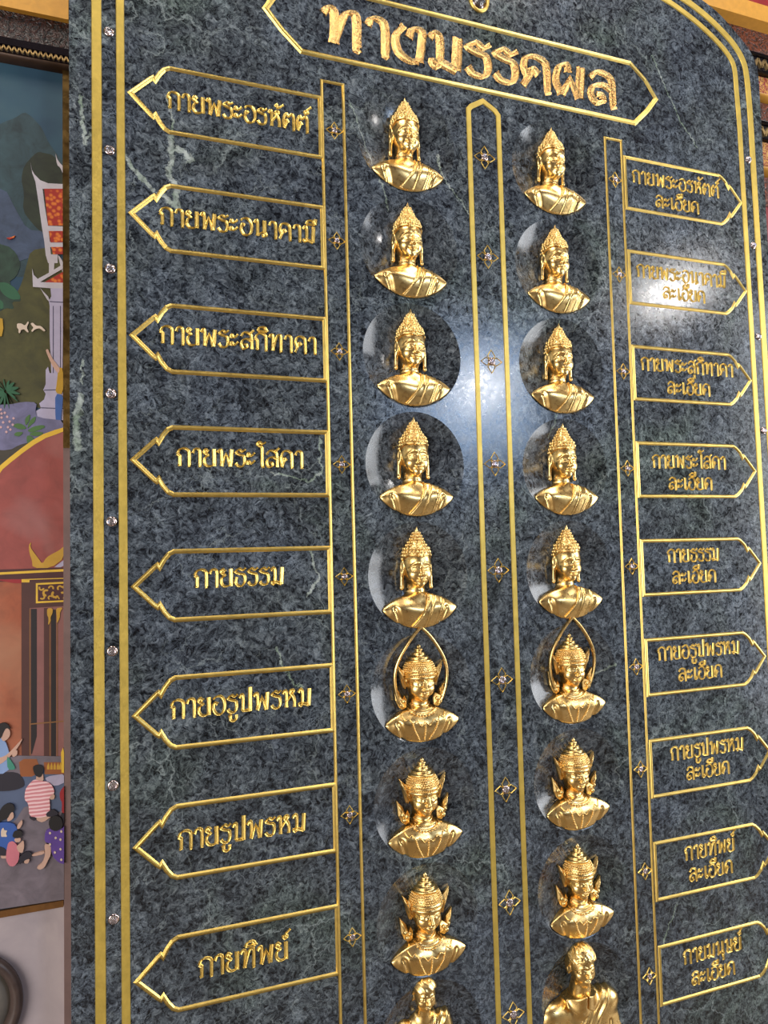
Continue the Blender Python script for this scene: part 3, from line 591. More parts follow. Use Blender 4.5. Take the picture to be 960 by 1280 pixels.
('painted_palm', 'palm', [[(-0.1863, 1.9284), (-0.1936, 1.9343), (-0.1984, 1.9367), (-0.2033, 1.9371), (-0.2025, 1.9353), (-0.1955, 1.9305), (-0.1907, 1.9281), (-0.1854, 1.9266)], [(-0.1853, 1.9293), (-0.1904, 1.9375), (-0.1934, 1.9421), (-0.1961, 1.9456), (-0.1953, 1.944), (-0.1905, 1.9364), (-0.1875, 1.9318), (-0.1845, 1.9277)], [(-0.1843, 1.9296), (-0.1866, 1.9388), (-0.1875, 1.9446), (-0.1876, 1.95), (-0.1867, 1.9486), (-0.1846, 1.9396), (-0.1837, 1.9339), (-0.1835, 1.9282)], [(-0.1831, 1.9294), (-0.1823, 1.938), (-0.1808, 1.9432), (-0.1778, 1.9478), (-0.1769, 1.9464), (-0.1779, 1.9381), (-0.1794, 1.9329), (-0.1823, 1.928)], [(-0.182, 1.9292), (-0.1786, 1.9371), (-0.1749, 1.9414), (-0.1691, 1.9444), (-0.1683, 1.9427), (-0.172, 1.9356), (-0.1757, 1.9313), (-0.1812, 1.9275)], [(-0.1811, 1.9282), (-0.1753, 1.9336), (-0.1699, 1.9356), (-0.1617, 1.9353), (-0.1609, 1.9334), (-0.1669, 1.9292), (-0.1724, 1.9272), (-0.1803, 1.9264)], [(-0.1808, 1.9267), (-0.1743, 1.9284), (-0.1682, 1.9274), (-0.1592, 1.923), (-0.1584, 1.9211), (-0.1652, 1.9208), (-0.1713, 1.9218), (-0.18, 1.9248)], [(-0.1813, 1.9249), (-0.1759, 1.922), (-0.1707, 1.9175), (-0.1629, 1.9089), (-0.1621, 1.9071), (-0.1678, 1.9112), (-0.1729, 1.9157), (-0.1804, 1.9231)], [(-0.1822, 1.9237), (-0.1791, 1.9177), (-0.1757, 1.911), (-0.1703, 1.9001), (-0.1695, 1.8985), (-0.1728, 1.9053), (-0.1762, 1.9119), (-0.1813, 1.9221)], [(-0.1831, 1.9228), (-0.1823, 1.9145), (-0.1808, 1.9064), (-0.1776, 1.8941), (-0.1768, 1.8926), (-0.1778, 1.9012), (-0.1794, 1.9093), (-0.1822, 1.9213)], [(-0.1841, 1.9226), (-0.186, 1.914), (-0.1866, 1.9058), (-0.1862, 1.8936), (-0.1854, 1.8923), (-0.1837, 1.901), (-0.1831, 1.9092), (-0.1833, 1.9213)], [(-0.1852, 1.9235), (-0.1898, 1.9169), (-0.1925, 1.91), (-0.1947, 1.8989), (-0.1939, 1.8974), (-0.1896, 1.9045), (-0.1869, 1.9114), (-0.1844, 1.9219)], [(-0.1861, 1.9249), (-0.193, 1.9222), (-0.1975, 1.9179), (-0.202, 1.9097), (-0.2012, 1.908), (-0.1946, 1.9118), (-0.1901, 1.916), (-0.1853, 1.9232)], [(-0.1866, 1.9265), (-0.1946, 1.9278), (-0.2, 1.9265), (-0.2057, 1.9219), (-0.2049, 1.9201), (-0.1971, 1.9201), (-0.1917, 1.9214), (-0.1857, 1.9247)], [(-0.1817, 1.9256), (-0.1775, 1.9247), (-0.1732, 1.9218), (-0.1666, 1.9155), (-0.1658, 1.9138), (-0.1703, 1.9158), (-0.1746, 1.9186), (-0.1809, 1.9239)], [(-0.1825, 1.9275), (-0.1802, 1.9313), (-0.1774, 1.9325), (-0.1728, 1.9317), (-0.172, 1.9301), (-0.1745, 1.9269), (-0.1773, 1.9257), (-0.1817, 1.926)]]),
('painted_blossom', 'blossom', [[(-0.1936, 1.8907), (-0.1921, 1.8925), (-0.1909, 1.8926), (-0.1894, 1.8909), (-0.1894, 1.8896), (-0.1909, 1.8878), (-0.1921, 1.8877), (-0.1936, 1.8894)], [(-0.1868, 1.8849), (-0.1853, 1.8866), (-0.1841, 1.8867), (-0.1825, 1.885), (-0.1825, 1.8837), (-0.1841, 1.8819), (-0.1853, 1.8818), (-0.1868, 1.8835)], [(-0.1922, 1.8754), (-0.1907, 1.8772), (-0.1895, 1.8772), (-0.188, 1.8756), (-0.188, 1.8742), (-0.1895, 1.8724), (-0.1907, 1.8724), (-0.1922, 1.874)], [(-0.1827, 1.8773), (-0.1811, 1.8791), (-0.1799, 1.8792), (-0.1784, 1.8775), (-0.1784, 1.8761), (-0.1799, 1.8743), (-0.1811, 1.8743), (-0.1827, 1.876)], [(-0.1895, 1.8663), (-0.188, 1.8681), (-0.1868, 1.8681), (-0.1852, 1.8664), (-0.1852, 1.8651), (-0.1867, 1.8633), (-0.188, 1.8633), (-0.1895, 1.8649)], [(-0.1785, 1.8682), (-0.177, 1.87), (-0.1758, 1.8701), (-0.1742, 1.8684), (-0.1742, 1.867), (-0.1758, 1.8652), (-0.177, 1.8652), (-0.1785, 1.8669)], [(-0.1813, 1.8573), (-0.1797, 1.8591), (-0.1785, 1.8592), (-0.177, 1.8575), (-0.177, 1.8561), (-0.1785, 1.8544), (-0.1797, 1.8543), (-0.1813, 1.856)], [(-0.1771, 1.8529), (-0.1756, 1.8546), (-0.1744, 1.8547), (-0.1728, 1.853), (-0.1728, 1.8517), (-0.1744, 1.8499), (-0.1756, 1.8498), (-0.1771, 1.8515)], [(-0.1717, 1.8747), (-0.1701, 1.8765), (-0.1689, 1.8765), (-0.1674, 1.8748), (-0.1674, 1.8735), (-0.1689, 1.8717), (-0.1701, 1.8716), (-0.1717, 1.8733)], [(-0.1936, 1.8569), (-0.192, 1.8587), (-0.1908, 1.8587), (-0.1893, 1.8571), (-0.1893, 1.8557), (-0.1908, 1.8539), (-0.192, 1.8539), (-0.1936, 1.8556)], [(-0.173, 1.8623), (-0.1715, 1.864), (-0.1703, 1.8641), (-0.1687, 1.8624), (-0.1687, 1.8611), (-0.1703, 1.8593), (-0.1715, 1.8592), (-0.173, 1.8609)], [(-0.184, 1.848), (-0.1824, 1.8498), (-0.1812, 1.8498), (-0.1797, 1.8482), (-0.1797, 1.8468), (-0.1812, 1.845), (-0.1824, 1.845), (-0.184, 1.8467)], [(-0.1923, 1.8831), (-0.1907, 1.8849), (-0.1895, 1.8849), (-0.188, 1.8833), (-0.188, 1.8819), (-0.1895, 1.8801), (-0.1907, 1.8801), (-0.1923, 1.8817)]]),
('painted_leafy_plant', 'plant', [[(-0.1453, 1.8576), (-0.1437, 1.8646), (-0.1419, 1.8691), (-0.1387, 1.8736), (-0.136, 1.8764), (-0.132, 1.8792), (-0.1308, 1.8779), (-0.1316, 1.8717), (-0.1338, 1.8675), (-0.1385, 1.863), (-0.1415, 1.8598), (-0.1447, 1.8562)], [(-0.1477, 1.8568), (-0.1524, 1.8618), (-0.1567, 1.8641), (-0.1629, 1.8647), (-0.1666, 1.8635), (-0.1697, 1.86), (-0.1681, 1.8573), (-0.1612, 1.8541), (-0.1557, 1.8533), (-0.1487, 1.8544)], [(-0.1434, 1.8535), (-0.1372, 1.8581), (-0.131, 1.8607), (-0.1215, 1.8628), (-0.1169, 1.8626), (-0.1145, 1.86), (-0.1164, 1.8576), (-0.1235, 1.8538), (-0.1294, 1.8512), (-0.1372, 1.8483), (-0.1415, 1.8482), (-0.1447, 1.8507)], [(-0.14, 1.8467), (-0.1322, 1.8496), (-0.1263, 1.8501), (-0.1192, 1.8486), (-0.1179, 1.8466), (-0.1219, 1.8429), (-0.1266, 1.8414), (-0.1344, 1.8412), (-0.1387, 1.8421), (-0.1419, 1.8446)], [(-0.1457, 1.8412), (-0.1418, 1.8422), (-0.1388, 1.8409), (-0.1348, 1.8367), (-0.1342, 1.8333), (-0.1366, 1.8288), (-0.1393, 1.8267), (-0.144, 1.8257), (-0.1462, 1.8287), (-0.147, 1.8374)], [(-0.149, 1.8628), (-0.1498, 1.8714), (-0.1479, 1.877), (-0.1425, 1.8824), (-0.1406, 1.8818), (-0.1414, 1.8748), (-0.1433, 1.8693), (-0.1472, 1.8621)], [(-0.1545, 1.8483), (-0.1623, 1.848), (-0.1662, 1.8466), (-0.1685, 1.843), (-0.1673, 1.841), (-0.1619, 1.8395), (-0.158, 1.841), (-0.1533, 1.8463)]]),
('painted_red_ground', 'red', [[(-0.2353, 1.6857), (-0.2194, 1.7278), (-0.2034, 1.7582), (-0.1899, 1.7798), (-0.1735, 1.7954), (-0.1542, 1.8127), (-0.1347, 1.8287), (-0.115, 1.8418), (-0.0951, 1.8503), (-0.0815, 1.8557), (-0.0815, 1.8559), (-0.0815, 1.5771), (-0.2348, 1.5826)]]),
('painted_gold_arch', 'yellow', [[(-0.2373, 1.6895), (-0.2215, 1.7316), (-0.2054, 1.762), (-0.1919, 1.7835), (-0.1756, 1.7992), (-0.1563, 1.8165), (-0.1368, 1.8326), (-0.1171, 1.8456), (-0.0972, 1.8541), (-0.0815, 1.8595), (-0.0815, 1.8518), (-0.0929, 1.8464), (-0.1129, 1.8379), (-0.1326, 1.8249), (-0.1521, 1.8089), (-0.1714, 1.7916), (-0.1878, 1.776), (-0.2014, 1.7545), (-0.2174, 1.724), (-0.2333, 1.6819)]]),
('painted_orange_ground', 'orange', [[(-0.2348, 1.5692), (-0.1539, 1.5663), (-0.1536, 1.228), (-0.2334, 1.2375)]]),
('painted_roof_beam', 'maroon', [[(-0.2349, 1.5856), (-0.0815, 1.5864), (-0.0815, 1.5585), (-0.2348, 1.5648)]]),
('painted_gold_line', 'yellow', [[(-0.2348, 1.5796), (-0.0815, 1.5833), (-0.0815, 1.5787), (-0.2348, 1.5752)], [(-0.1553, 1.5649), (-0.1415, 1.5644), (-0.1415, 1.5598), (-0.1553, 1.5603)], [(-0.1553, 1.5664), (-0.0815, 1.5663), (-0.0815, 1.5647), (-0.1553, 1.5649)]]),
('painted_soffit', 'crimson', [[(-0.2055, 1.5682), (-0.1553, 1.5664), (-0.1553, 1.5588), (-0.1676, 1.5593)]]),
('painted_roof_horn', 'gold', [[(-0.1397, 1.6358), (-0.142, 1.6316), (-0.1427, 1.6266), (-0.1419, 1.618), (-0.1406, 1.6119), (-0.1383, 1.605), (-0.1371, 1.5989), (-0.1363, 1.5904), (-0.129, 1.5868), (-0.111, 1.5862), (-0.0986, 1.5903), (-0.085, 1.6011), (-0.0815, 1.6105), (-0.0815, 1.6235), (-0.0819, 1.6266), (-0.0875, 1.6216), (-0.0921, 1.6183), (-0.0985, 1.6149), (-0.1035, 1.612), (-0.1098, 1.6079), (-0.1138, 1.6036), (-0.1177, 1.5968), (-0.1208, 1.5966), (-0.1247, 1.6027), (-0.1281, 1.6078), (-0.1328, 1.6148), (-0.1359, 1.6196), (-0.139, 1.6248), (-0.1399, 1.6292), (-0.1391, 1.6351)]]),
('painted_eave', 'lilacwhite', [[(-0.0982, 1.5874), (-0.0815, 1.6007), (-0.0815, 1.5899), (-0.0869, 1.587)]]),
('painted_hall_wall', 'pinkbrown', [[(-0.1415, 1.5143), (-0.0815, 1.5137), (-0.0815, 1.2209), (-0.1413, 1.2296)]]),
('painted_pillar', 'brown', [[(-0.1553, 1.5603), (-0.1415, 1.5598), (-0.1413, 1.2266), (-0.1549, 1.2282)], [(-0.1165, 1.51), (-0.1067, 1.5095), (-0.1069, 1.23), (-0.1166, 1.2311)], [(-0.1415, 1.5613), (-0.0815, 1.5632), (-0.0815, 1.5122), (-0.1415, 1.5112)], [(-0.0815, 1.5127), (-0.0815, 1.5122), (-0.0815, 1.2179), (-0.0815, 1.219)]]),
('painted_gap', 'black', [[(-0.1387, 1.5096), (-0.129, 1.5091), (-0.129, 1.2698), (-0.1372, 1.238), (-0.1386, 1.2381)], [(-0.1039, 1.5063), (-0.0955, 1.5059), (-0.0958, 1.2287), (-0.1041, 1.2297)]]),
('painted_gold_edge', 'bronze', [[(-0.1415, 1.5097), (-0.1397, 1.5096), (-0.1396, 1.2338), (-0.1413, 1.234)], [(-0.1067, 1.4912), (-0.105, 1.4911), (-0.1053, 1.2298), (-0.1069, 1.23)], [(-0.0941, 1.4905), (-0.0927, 1.4904), (-0.093, 1.2284), (-0.0944, 1.2285)], [(-0.14, 1.2948), (-0.0815, 1.2945), (-0.0815, 1.2922), (-0.14, 1.2926)]]),
('painted_carved_panel', 'yellow', [[(-0.1304, 1.5579), (-0.0815, 1.5588), (-0.0815, 1.5202), (-0.1304, 1.5198)]]),
('painted_carved_ground', 'maroon', [[(-0.127, 1.5547), (-0.0815, 1.5553), (-0.0815, 1.5234), (-0.127, 1.5234)]]),
('painted_carving', 'gold', [[(-0.1156, 1.5475), (-0.1161, 1.546), (-0.1167, 1.545), (-0.1179, 1.544), (-0.1189, 1.5435), (-0.1205, 1.5433), (-0.1217, 1.5434), (-0.1232, 1.544), (-0.1241, 1.5448), (-0.1251, 1.546), (-0.1256, 1.5472), (-0.1258, 1.5487), (-0.1256, 1.5499), (-0.1249, 1.5513), (-0.1241, 1.5514), (-0.1228, 1.5503), (-0.1224, 1.5497), (-0.1227, 1.549), (-0.1228, 1.5485), (-0.1227, 1.5478), (-0.1225, 1.5473), (-0.1221, 1.5467), (-0.1217, 1.5464), (-0.1211, 1.5461), (-0.1206, 1.546), (-0.12, 1.5462), (-0.1195, 1.5464), (-0.1191, 1.5468), (-0.1188, 1.5473), (-0.1186, 1.548), (-0.1179, 1.5482), (-0.1161, 1.5481)], [(-0.1126, 1.532), (-0.1147, 1.5325), (-0.1162, 1.5333), (-0.1178, 1.5348), (-0.1186, 1.5363), (-0.1192, 1.5383), (-0.1191, 1.54), (-0.1185, 1.542), (-0.1177, 1.5433), (-0.1161, 1.5447), (-0.1146, 1.5454), (-0.1125, 1.5457), (-0.1109, 1.5455), (-0.1089, 1.5446), (-0.1086, 1.5436), (-0.11, 1.5419), (-0.1109, 1.5414), (-0.1117, 1.5418), (-0.1124, 1.5419), (-0.1133, 1.5418), (-0.1139, 1.5415), (-0.1145, 1.5408), (-0.1149, 1.5402), (-0.1151, 1.5393), (-0.1151, 1.5386), (-0.1149, 1.5377), (-0.1145, 1.537), (-0.1139, 1.5363), (-0.1133, 1.536), (-0.1124, 1.5357), (-0.112, 1.5348), (-0.1119, 1.5326)], [(-0.1091, 1.5477), (-0.1089, 1.5493), (-0.1084, 1.5505), (-0.1074, 1.5517), (-0.1064, 1.5523), (-0.1048, 1.5528), (-0.1036, 1.5529), (-0.102, 1.5524), (-0.1009, 1.5518), (-0.0997, 1.5507), (-0.099, 1.5496), (-0.0986, 1.548), (-0.0986, 1.5467), (-0.0991, 1.5452), (-0.0999, 1.545), (-0.1014, 1.5459), (-0.1019, 1.5465), (-0.1017, 1.5472), (-0.1017, 1.5478), (-0.1019, 1.5485), (-0.1021, 1.549), (-0.1026, 1.5495), (-0.1031, 1.5498), (-0.1037, 1.55), (-0.1043, 1.55), (-0.1049, 1.5498), (-0.1053, 1.5495), (-0.1057, 1.5489), (-0.1059, 1.5484), (-0.106, 1.5477), (-0.1068, 1.5473), (-0.1085, 1.5472)], [(-0.0905, 1.5313), (-0.0919, 1.5296), (-0.0933, 1.5286), (-0.0955, 1.528), (-0.0972, 1.5279), (-0.0994, 1.5285), (-0.1009, 1.5293), (-0.1026, 1.5309), (-0.1034, 1.5324), (-0.104, 1.5346), (-0.104, 1.5363), (-0.1034, 1.5384), (-0.1025, 1.5398), (-0.1008, 1.5413), (-0.0997, 1.541), (-0.0986, 1.5389), (-0.0985, 1.5379), (-0.0991, 1.5372), (-0.0995, 1.5366), (-0.0998, 1.5356), (-0.0998, 1.5349), (-0.0995, 1.5339), (-0.0992, 1.5332), (-0.0985, 1.5325), (-0.0979, 1.5321), (-0.097, 1.5319), (-0.0963, 1.5319), (-0.0954, 1.5322), (-0.0948, 1.5326), (-0.0943, 1.5334), (-0.0931, 1.5333), (-0.0909, 1.5323)], [(-0.092, 1.5432), (-0.0931, 1.5446), (-0.0936, 1.5458), (-0.0938, 1.5475), (-0.0936, 1.5487), (-0.0929, 1.5502), (-0.092, 1.5511), (-0.0906, 1.552), (-0.0894, 1.5524), (-0.0877, 1.5524), (-0.0864, 1.552), (-0.0849, 1.5511), (-0.084, 1.5502), (-0.0832, 1.5487), (-0.0836, 1.548), (-0.0854, 1.5476), (-0.0862, 1.5478), (-0.0866, 1.5485), (-0.0869, 1.5489), (-0.0875, 1.5493), (-0.0881, 1.5494), (-0.0888, 1.5494), (-0.0893, 1.5493), (-0.0898, 1.5489), (-0.0902, 1.5484), (-0.0905, 1.5478), (-0.0906, 1.5472), (-0.0905, 1.5465), (-0.0903, 1.5459), (-0.0899, 1.5453), (-0.0901, 1.5445), (-0.0912, 1.5432)], [(-0.0868, 1.5391), (-0.0847, 1.5399), (-0.083, 1.5401), (-0.0815, 1.5398), (-0.0815, 1.5391), (-0.0815, 1.5376), (-0.0815, 1.5362), (-0.0815, 1.5341), (-0.0815, 1.5324), (-0.0815, 1.5302), (-0.0815, 1.5287), (-0.0815, 1.5271), (-0.0815, 1.5263), (-0.0818, 1.5258), (-0.0827, 1.5264), (-0.0827, 1.5287), (-0.0823, 1.5297), (-0.0815, 1.5299), (-0.0815, 1.5303), (-0.0815, 1.531), (-0.0815, 1.5317), (-0.0815, 1.5327), (-0.0815, 1.5335), (-0.0815, 1.5344), (-0.0815, 1.5351), (-0.0815, 1.5357), (-0.0819, 1.536), (-0.0828, 1.5362), (-0.0835, 1.5361), (-0.0843, 1.5357), (-0.0853, 1.5362), (-0.0869, 1.538)], [(-0.1172, 1.5363), (-0.1157, 1.5353), (-0.1149, 1.5344), (-0.1141, 1.5328), (-0.1139, 1.5316), (-0.1141, 1.5299), (-0.1145, 1.5288), (-0.1155, 1.5275), (-0.1165, 1.5268), (-0.1181, 1.5262), (-0.1194, 1.5261), (-0.121, 1.5265), (-0.1222, 1.5271), (-0.1234, 1.5282), (-0.1233, 1.529), (-0.1218, 1.5299), (-0.121, 1.53), (-0.1205, 1.5295), (-0.12, 1.5292), (-0.1193, 1.5291), (-0.1188, 1.5291), (-0.1182, 1.5294), (-0.1178, 1.5297), (-0.1173, 1.5303), (-0.1172, 1.5308), (-0.1171, 1.5315), (-0.1172, 1.5321), (-0.1175, 1.5328), (-0.1178, 1.5332), (-0.1184, 1.5337), (-0.1185, 1.5344), (-0.1179, 1.536)], [(-0.1076, 1.5256), (-0.1087, 1.5266), (-0.1093, 1.5275), (-0.1097, 1.5288), (-0.1098, 1.5299), (-0.1095, 1.5312), (-0.1089, 1.5321), (-0.108, 1.5331), (-0.107, 1.5335), (-0.1057, 1.5338), (-0.1046, 1.5337), (-0.1032, 1.5332), (-0.1024, 1.5326), (-0.1014, 1.5315), (-0.1016, 1.5309), (-0.103, 1.5303), (-0.1037, 1.5303), (-0.1041, 1.5308), (-0.1045, 1.5311), (-0.105, 1.5313), (-0.1054, 1.5313), (-0.106, 1.5312), (-0.1064, 1.531), (-0.1068, 1.5306), (-0.107, 1.5302), (-0.1071, 1.5296), (-0.1071, 1.5291), (-0.1069, 1.5285), (-0.1067, 1.5281), (-0.1063, 1.5277), (-0.1063, 1.527), (-0.107, 1.5257)], [(-0.0815, 1.5444), (-0.0815, 1.544), (-0.0815, 1.5441), (-0.0815, 1.5444), (-0.0824, 1.545), (-0.0833, 1.546), (-0.0838, 1.5468), (-0.0841, 1.5481), (-0.084, 1.5491), (-0.0836, 1.5504), (-0.083, 1.5511), (-0.082, 1.5519), (-0.0815, 1.5523), (-0.0815, 1.5524), (-0.0815, 1.552), (-0.0815, 1.5507), (-0.0815, 1.5501), (-0.0815, 1.5501), (-0.0815, 1.5499), (-0.0815, 1.5495), (-0.0815, 1.5492), (-0.0815, 1.5486), (-0.0815, 1.5482), (-0.0815, 1.5476), (-0.0815, 1.5472), (-0.0815, 1.5468), (-0.0815, 1.5465), (-0.0815, 1.5463), (-0.0815, 1.5463), (-0.0815, 1.5465), (-0.0815, 1.5461), (-0.0815, 1.5449)], [(-0.0964, 1.5273), (-0.0962, 1.5285), (-0.0959, 1.5293), (-0.0951, 1.5301), (-0.0944, 1.5306), (-0.0933, 1.5309), (-0.0924, 1.531), (-0.0912, 1.5307), (-0.0904, 1.5302), (-0.0896, 1.5294), (-0.0891, 1.5286), (-0.0888, 1.5274), (-0.0888, 1.5266), (-0.0892, 1.5255), (-0.0898, 1.5253), (-0.0908, 1.526), (-0.0912, 1.5264), (-0.0911, 1.5269), (-0.0911, 1.5273), (-0.0912, 1.5278), (-0.0914, 1.5282), (-0.0917, 1.5286), (-0.092, 1.5288), (-0.0925, 1.5289), (-0.0929, 1.5289), (-0.0933, 1.5287), (-0.0936, 1.5285), (-0.0939, 1.5281), (-0.0941, 1.5278), (-0.0942, 1.5273), (-0.0947, 1.527), (-0.096, 1.5269)]]),
('painted_flame', 'gold', [[(-0.1088, 1.5096), (-0.1033, 1.5094), (-0.1011, 1.5072), (-0.1011, 1.5021), (-0.102, 1.4981), (-0.1044, 1.4931), (-0.105, 1.4898), (-0.1042, 1.4863), (-0.1052, 1.483), (-0.1083, 1.4781), (-0.1092, 1.4791), (-0.1084, 1.4868), (-0.1087, 1.4915), (-0.1103, 1.4958), (-0.1109, 1.5002), (-0.1109, 1.507)], [(-0.0927, 1.5092), (-0.0855, 1.5097), (-0.084, 1.5079), (-0.0871, 1.5029), (-0.0884, 1.4986), (-0.0884, 1.4926), (-0.0897, 1.4876), (-0.0928, 1.4809), (-0.0941, 1.4817), (-0.0941, 1.4902), (-0.0944, 1.497), (-0.0951, 1.5056)]]),
('painted_pavement', 'pavement', [[(-0.2334, 1.2375), (-0.1912, 1.2354), (-0.1617, 1.2379), (-0.0815, 1.2272), (-0.0815, 0.9616), (-0.2323, 0.965)]]),
('painted_carpet', 'carpet', [[(-0.2183, 1.1903), (-0.1797, 1.1993), (-0.1519, 1.2045), (-0.1197, 1.2088), (-0.1002, 1.2091), (-0.083, 1.2053), (-0.0815, 1.188), (-0.0815, 1.1477), (-0.0815, 1.1293), (-0.0938, 1.1227), (-0.109, 1.1268), (-0.1352, 1.1437), (-0.1507, 1.142), (-0.1643, 1.121), (-0.1837, 1.1084), (-0.2191, 1.0976), (-0.2329, 1.1139), (-0.2331, 1.1663)]]),
('painted_step', 'orangebrown', [[(-0.159, 1.2257), (-0.1509, 1.2307), (-0.129, 1.2281), (-0.1208, 1.2033), (-0.1372, 1.1965), (-0.1563, 1.1989)], [(-0.1166, 1.2207), (-0.0818, 1.2165), (-0.0818, 1.194), (-0.1152, 1.1982)]]),
('painted_incense_tray', 'gold', [[(-0.1111, 1.2126), (-0.1083, 1.2197), (-0.1069, 1.2121), (-0.1069, 1.2061), (-0.1111, 1.2066)], [(-0.1055, 1.2119), (-0.1028, 1.219), (-0.1014, 1.2114), (-0.1014, 1.2054), (-0.1055, 1.2059)], [(-0.1, 1.2112), (-0.0972, 1.2184), (-0.0958, 1.2107), (-0.0958, 1.2047), (-0.1, 1.2052)], [(-0.0944, 1.2105), (-0.0916, 1.2177), (-0.0902, 1.21), (-0.0902, 1.204), (-0.0944, 1.2045)], [(-0.0902, 1.21), (-0.0874, 1.2172), (-0.086, 1.2095), (-0.086, 1.2035), (-0.0902, 1.204)]]),
('painted_candle', 'yellow', [[(-0.0867, 1.2351), (-0.0831, 1.2438), (-0.0815, 1.2344), (-0.0815, 1.1967), (-0.086, 1.1975)]]),
('painted_mat', 'lilacwhite', [[(-0.1067, 1.1939), (-0.0849, 1.1946), (-0.0815, 1.1915), (-0.0815, 1.1831), (-0.0815, 1.1784), (-0.0915, 1.1748), (-0.0989, 1.175), (-0.1067, 1.1794), (-0.1109, 1.1839), (-0.114, 1.1909)]]),
('painted_woman_trousers', 'inkblue', [[(-0.2078, 1.2118), (-0.1825, 1.2103), (-0.1695, 1.2087), (-0.162, 1.2061), (-0.1572, 1.2023), (-0.1526, 1.1951), (-0.1505, 1.1897), (-0.1498, 1.183), (-0.1522, 1.1794), (-0.159, 1.177), (-0.1652, 1.1758), (-0.1742, 1.1754), (-0.1866, 1.1764), (-0.2088, 1.1793), (-0.2175, 1.1875), (-0.2176, 1.2054)]]),
('painted_woman_blouse', 'paleblue', [[(-0.2132, 1.2714), (-0.2013, 1.2734), (-0.1943, 1.2739), (-0.1883, 1.2732), (-0.1845, 1.2702), (-0.1807, 1.2632), (-0.1781, 1.2555), (-0.175, 1.2428), (-0.1744, 1.2311), (-0.1759, 1.214), (-0.1856, 1.2081), (-0.2086, 1.2101), (-0.2177, 1.224), (-0.2178, 1.2575)]]),
('painted_woman_skin', 'skin', [[(-0.1856, 1.2939), (-0.1811, 1.2942), (-0.1782, 1.2923), (-0.1751, 1.287), (-0.1739, 1.283), (-0.1739, 1.2781), (-0.1751, 1.2746), (-0.1781, 1.2708), (-0.1808, 1.2688), (-0.1845, 1.2676), (-0.1869, 1.2691), (-0.1891, 1.2743), (-0.1894, 1.2802), (-0.188, 1.2899)], [(-0.1978, 1.2383), (-0.1874, 1.2387), (-0.1803, 1.2415), (-0.1728, 1.248), (-0.1669, 1.2538), (-0.1593, 1.2621), (-0.1554, 1.2662), (-0.1532, 1.2685), (-0.1538, 1.2662), (-0.1576, 1.2584), (-0.162, 1.2517), (-0.1696, 1.2427), (-0.1761, 1.2363), (-0.185, 1.2291), (-0.1915, 1.2257), (-0.1989, 1.2242), (-0.2018, 1.2268), (-0.2019, 1.2349)], [(-0.1691, 1.2482), (-0.1638, 1.2493), (-0.1617, 1.2474), (-0.1617, 1.2416), (-0.1635, 1.2386), (-0.168, 1.2366), (-0.1701, 1.2385), (-0.1709, 1.2452)]]),
('painted_woman_hair', 'hair', [[(-0.1982, 1.2912), (-0.1952, 1.2967), (-0.192, 1.2996), (-0.1868, 1.3015), (-0.1829, 1.3012), (-0.1784, 1.2982), (-0.1758, 1.295), (-0.1735, 1.2898), (-0.1744, 1.2886), (-0.1789, 1.2907), (-0.1816, 1.29), (-0.1838, 1.2862), (-0.1856, 1.2821), (-0.1878, 1.2758), (-0.191, 1.2735), (-0.197, 1.2742), (-0.1993, 1.2777), (-0.1994, 1.2859)]]),
('painted_bag', 'teal', [[(-0.178, 1.2385), (-0.175, 1.2348), (-0.1721, 1.2303), (-0.1675, 1.2223), (-0.1657, 1.2179), (-0.1657, 1.2146), (-0.1684, 1.2136), (-0.1752, 1.2144), (-0.1781, 1.2203), (-0.1789, 1.2344)]]),
('painted_man_skin', 'skin', [[(-0.1266, 1.2017), (-0.1204, 1.2026), (-0.1177, 1.199), (-0.1169, 1.1889), (-0.1197, 1.185), (-0.1274, 1.1852), (-0.1301, 1.1888), (-0.1293, 1.1978)], [(-0.1248, 1.1251), (-0.114, 1.1269), (-0.1079, 1.1261), (-0.1033, 1.1221), (-0.1051, 1.1181), (-0.1144, 1.112), (-0.1205, 1.1109), (-0.1266, 1.1143), (-0.129, 1.1176), (-0.129, 1.1225)], [(-0.1038, 1.1618), (-0.0991, 1.1595), (-0.0976, 1.1567), (-0.0983, 1.1518), (-0.1005, 1.1501), (-0.1051, 1.1507), (-0.1067, 1.1536), (-0.1059, 1.1601)]]),
('painted_man_shirt', 'pinkstripe', [[(-0.1304, 1.1905), (-0.1235, 1.188), (-0.1183, 1.1863), (-0.1122, 1.1847), (-0.1079, 1.1822), (-0.1032, 1.1774), (-0.1005, 1.1725), (-0.0982, 1.1647), (-0.0994, 1.1606), (-0.1048, 1.158), (-0.1067, 1.1523), (-0.1059, 1.1406), (-0.1059, 1.1327), (-0.1067, 1.1245), (-0.1113, 1.1209), (-0.122, 1.12), (-0.1296, 1.1208), (-0.138, 1.1236), (-0.1416, 1.13), (-0.1423, 1.1432), (-0.1441, 1.1503), (-0.148, 1.1549), (-0.1492, 1.1606), (-0.1484, 1.1704), (-0.1469, 1.176), (-0.1439, 1.1806), (-0.1406, 1.1844), (-0.1352, 1.1895)]]),
('painted_man_hair', 'hair', [[(-0.1347, 1.2149), (-0.1316, 1.217), (-0.1283, 1.2176), (-0.1229, 1.217), (-0.1198, 1.2153), (-0.1175, 1.2117), (-0.1169, 1.2083), (-0.1177, 1.2034), (-0.1189, 1.1996), (-0.1212, 1.1949), (-0.1243, 1.1943), (-0.1296, 1.1975), (-0.1327, 1.2021), (-0.135, 1.2107)]]),
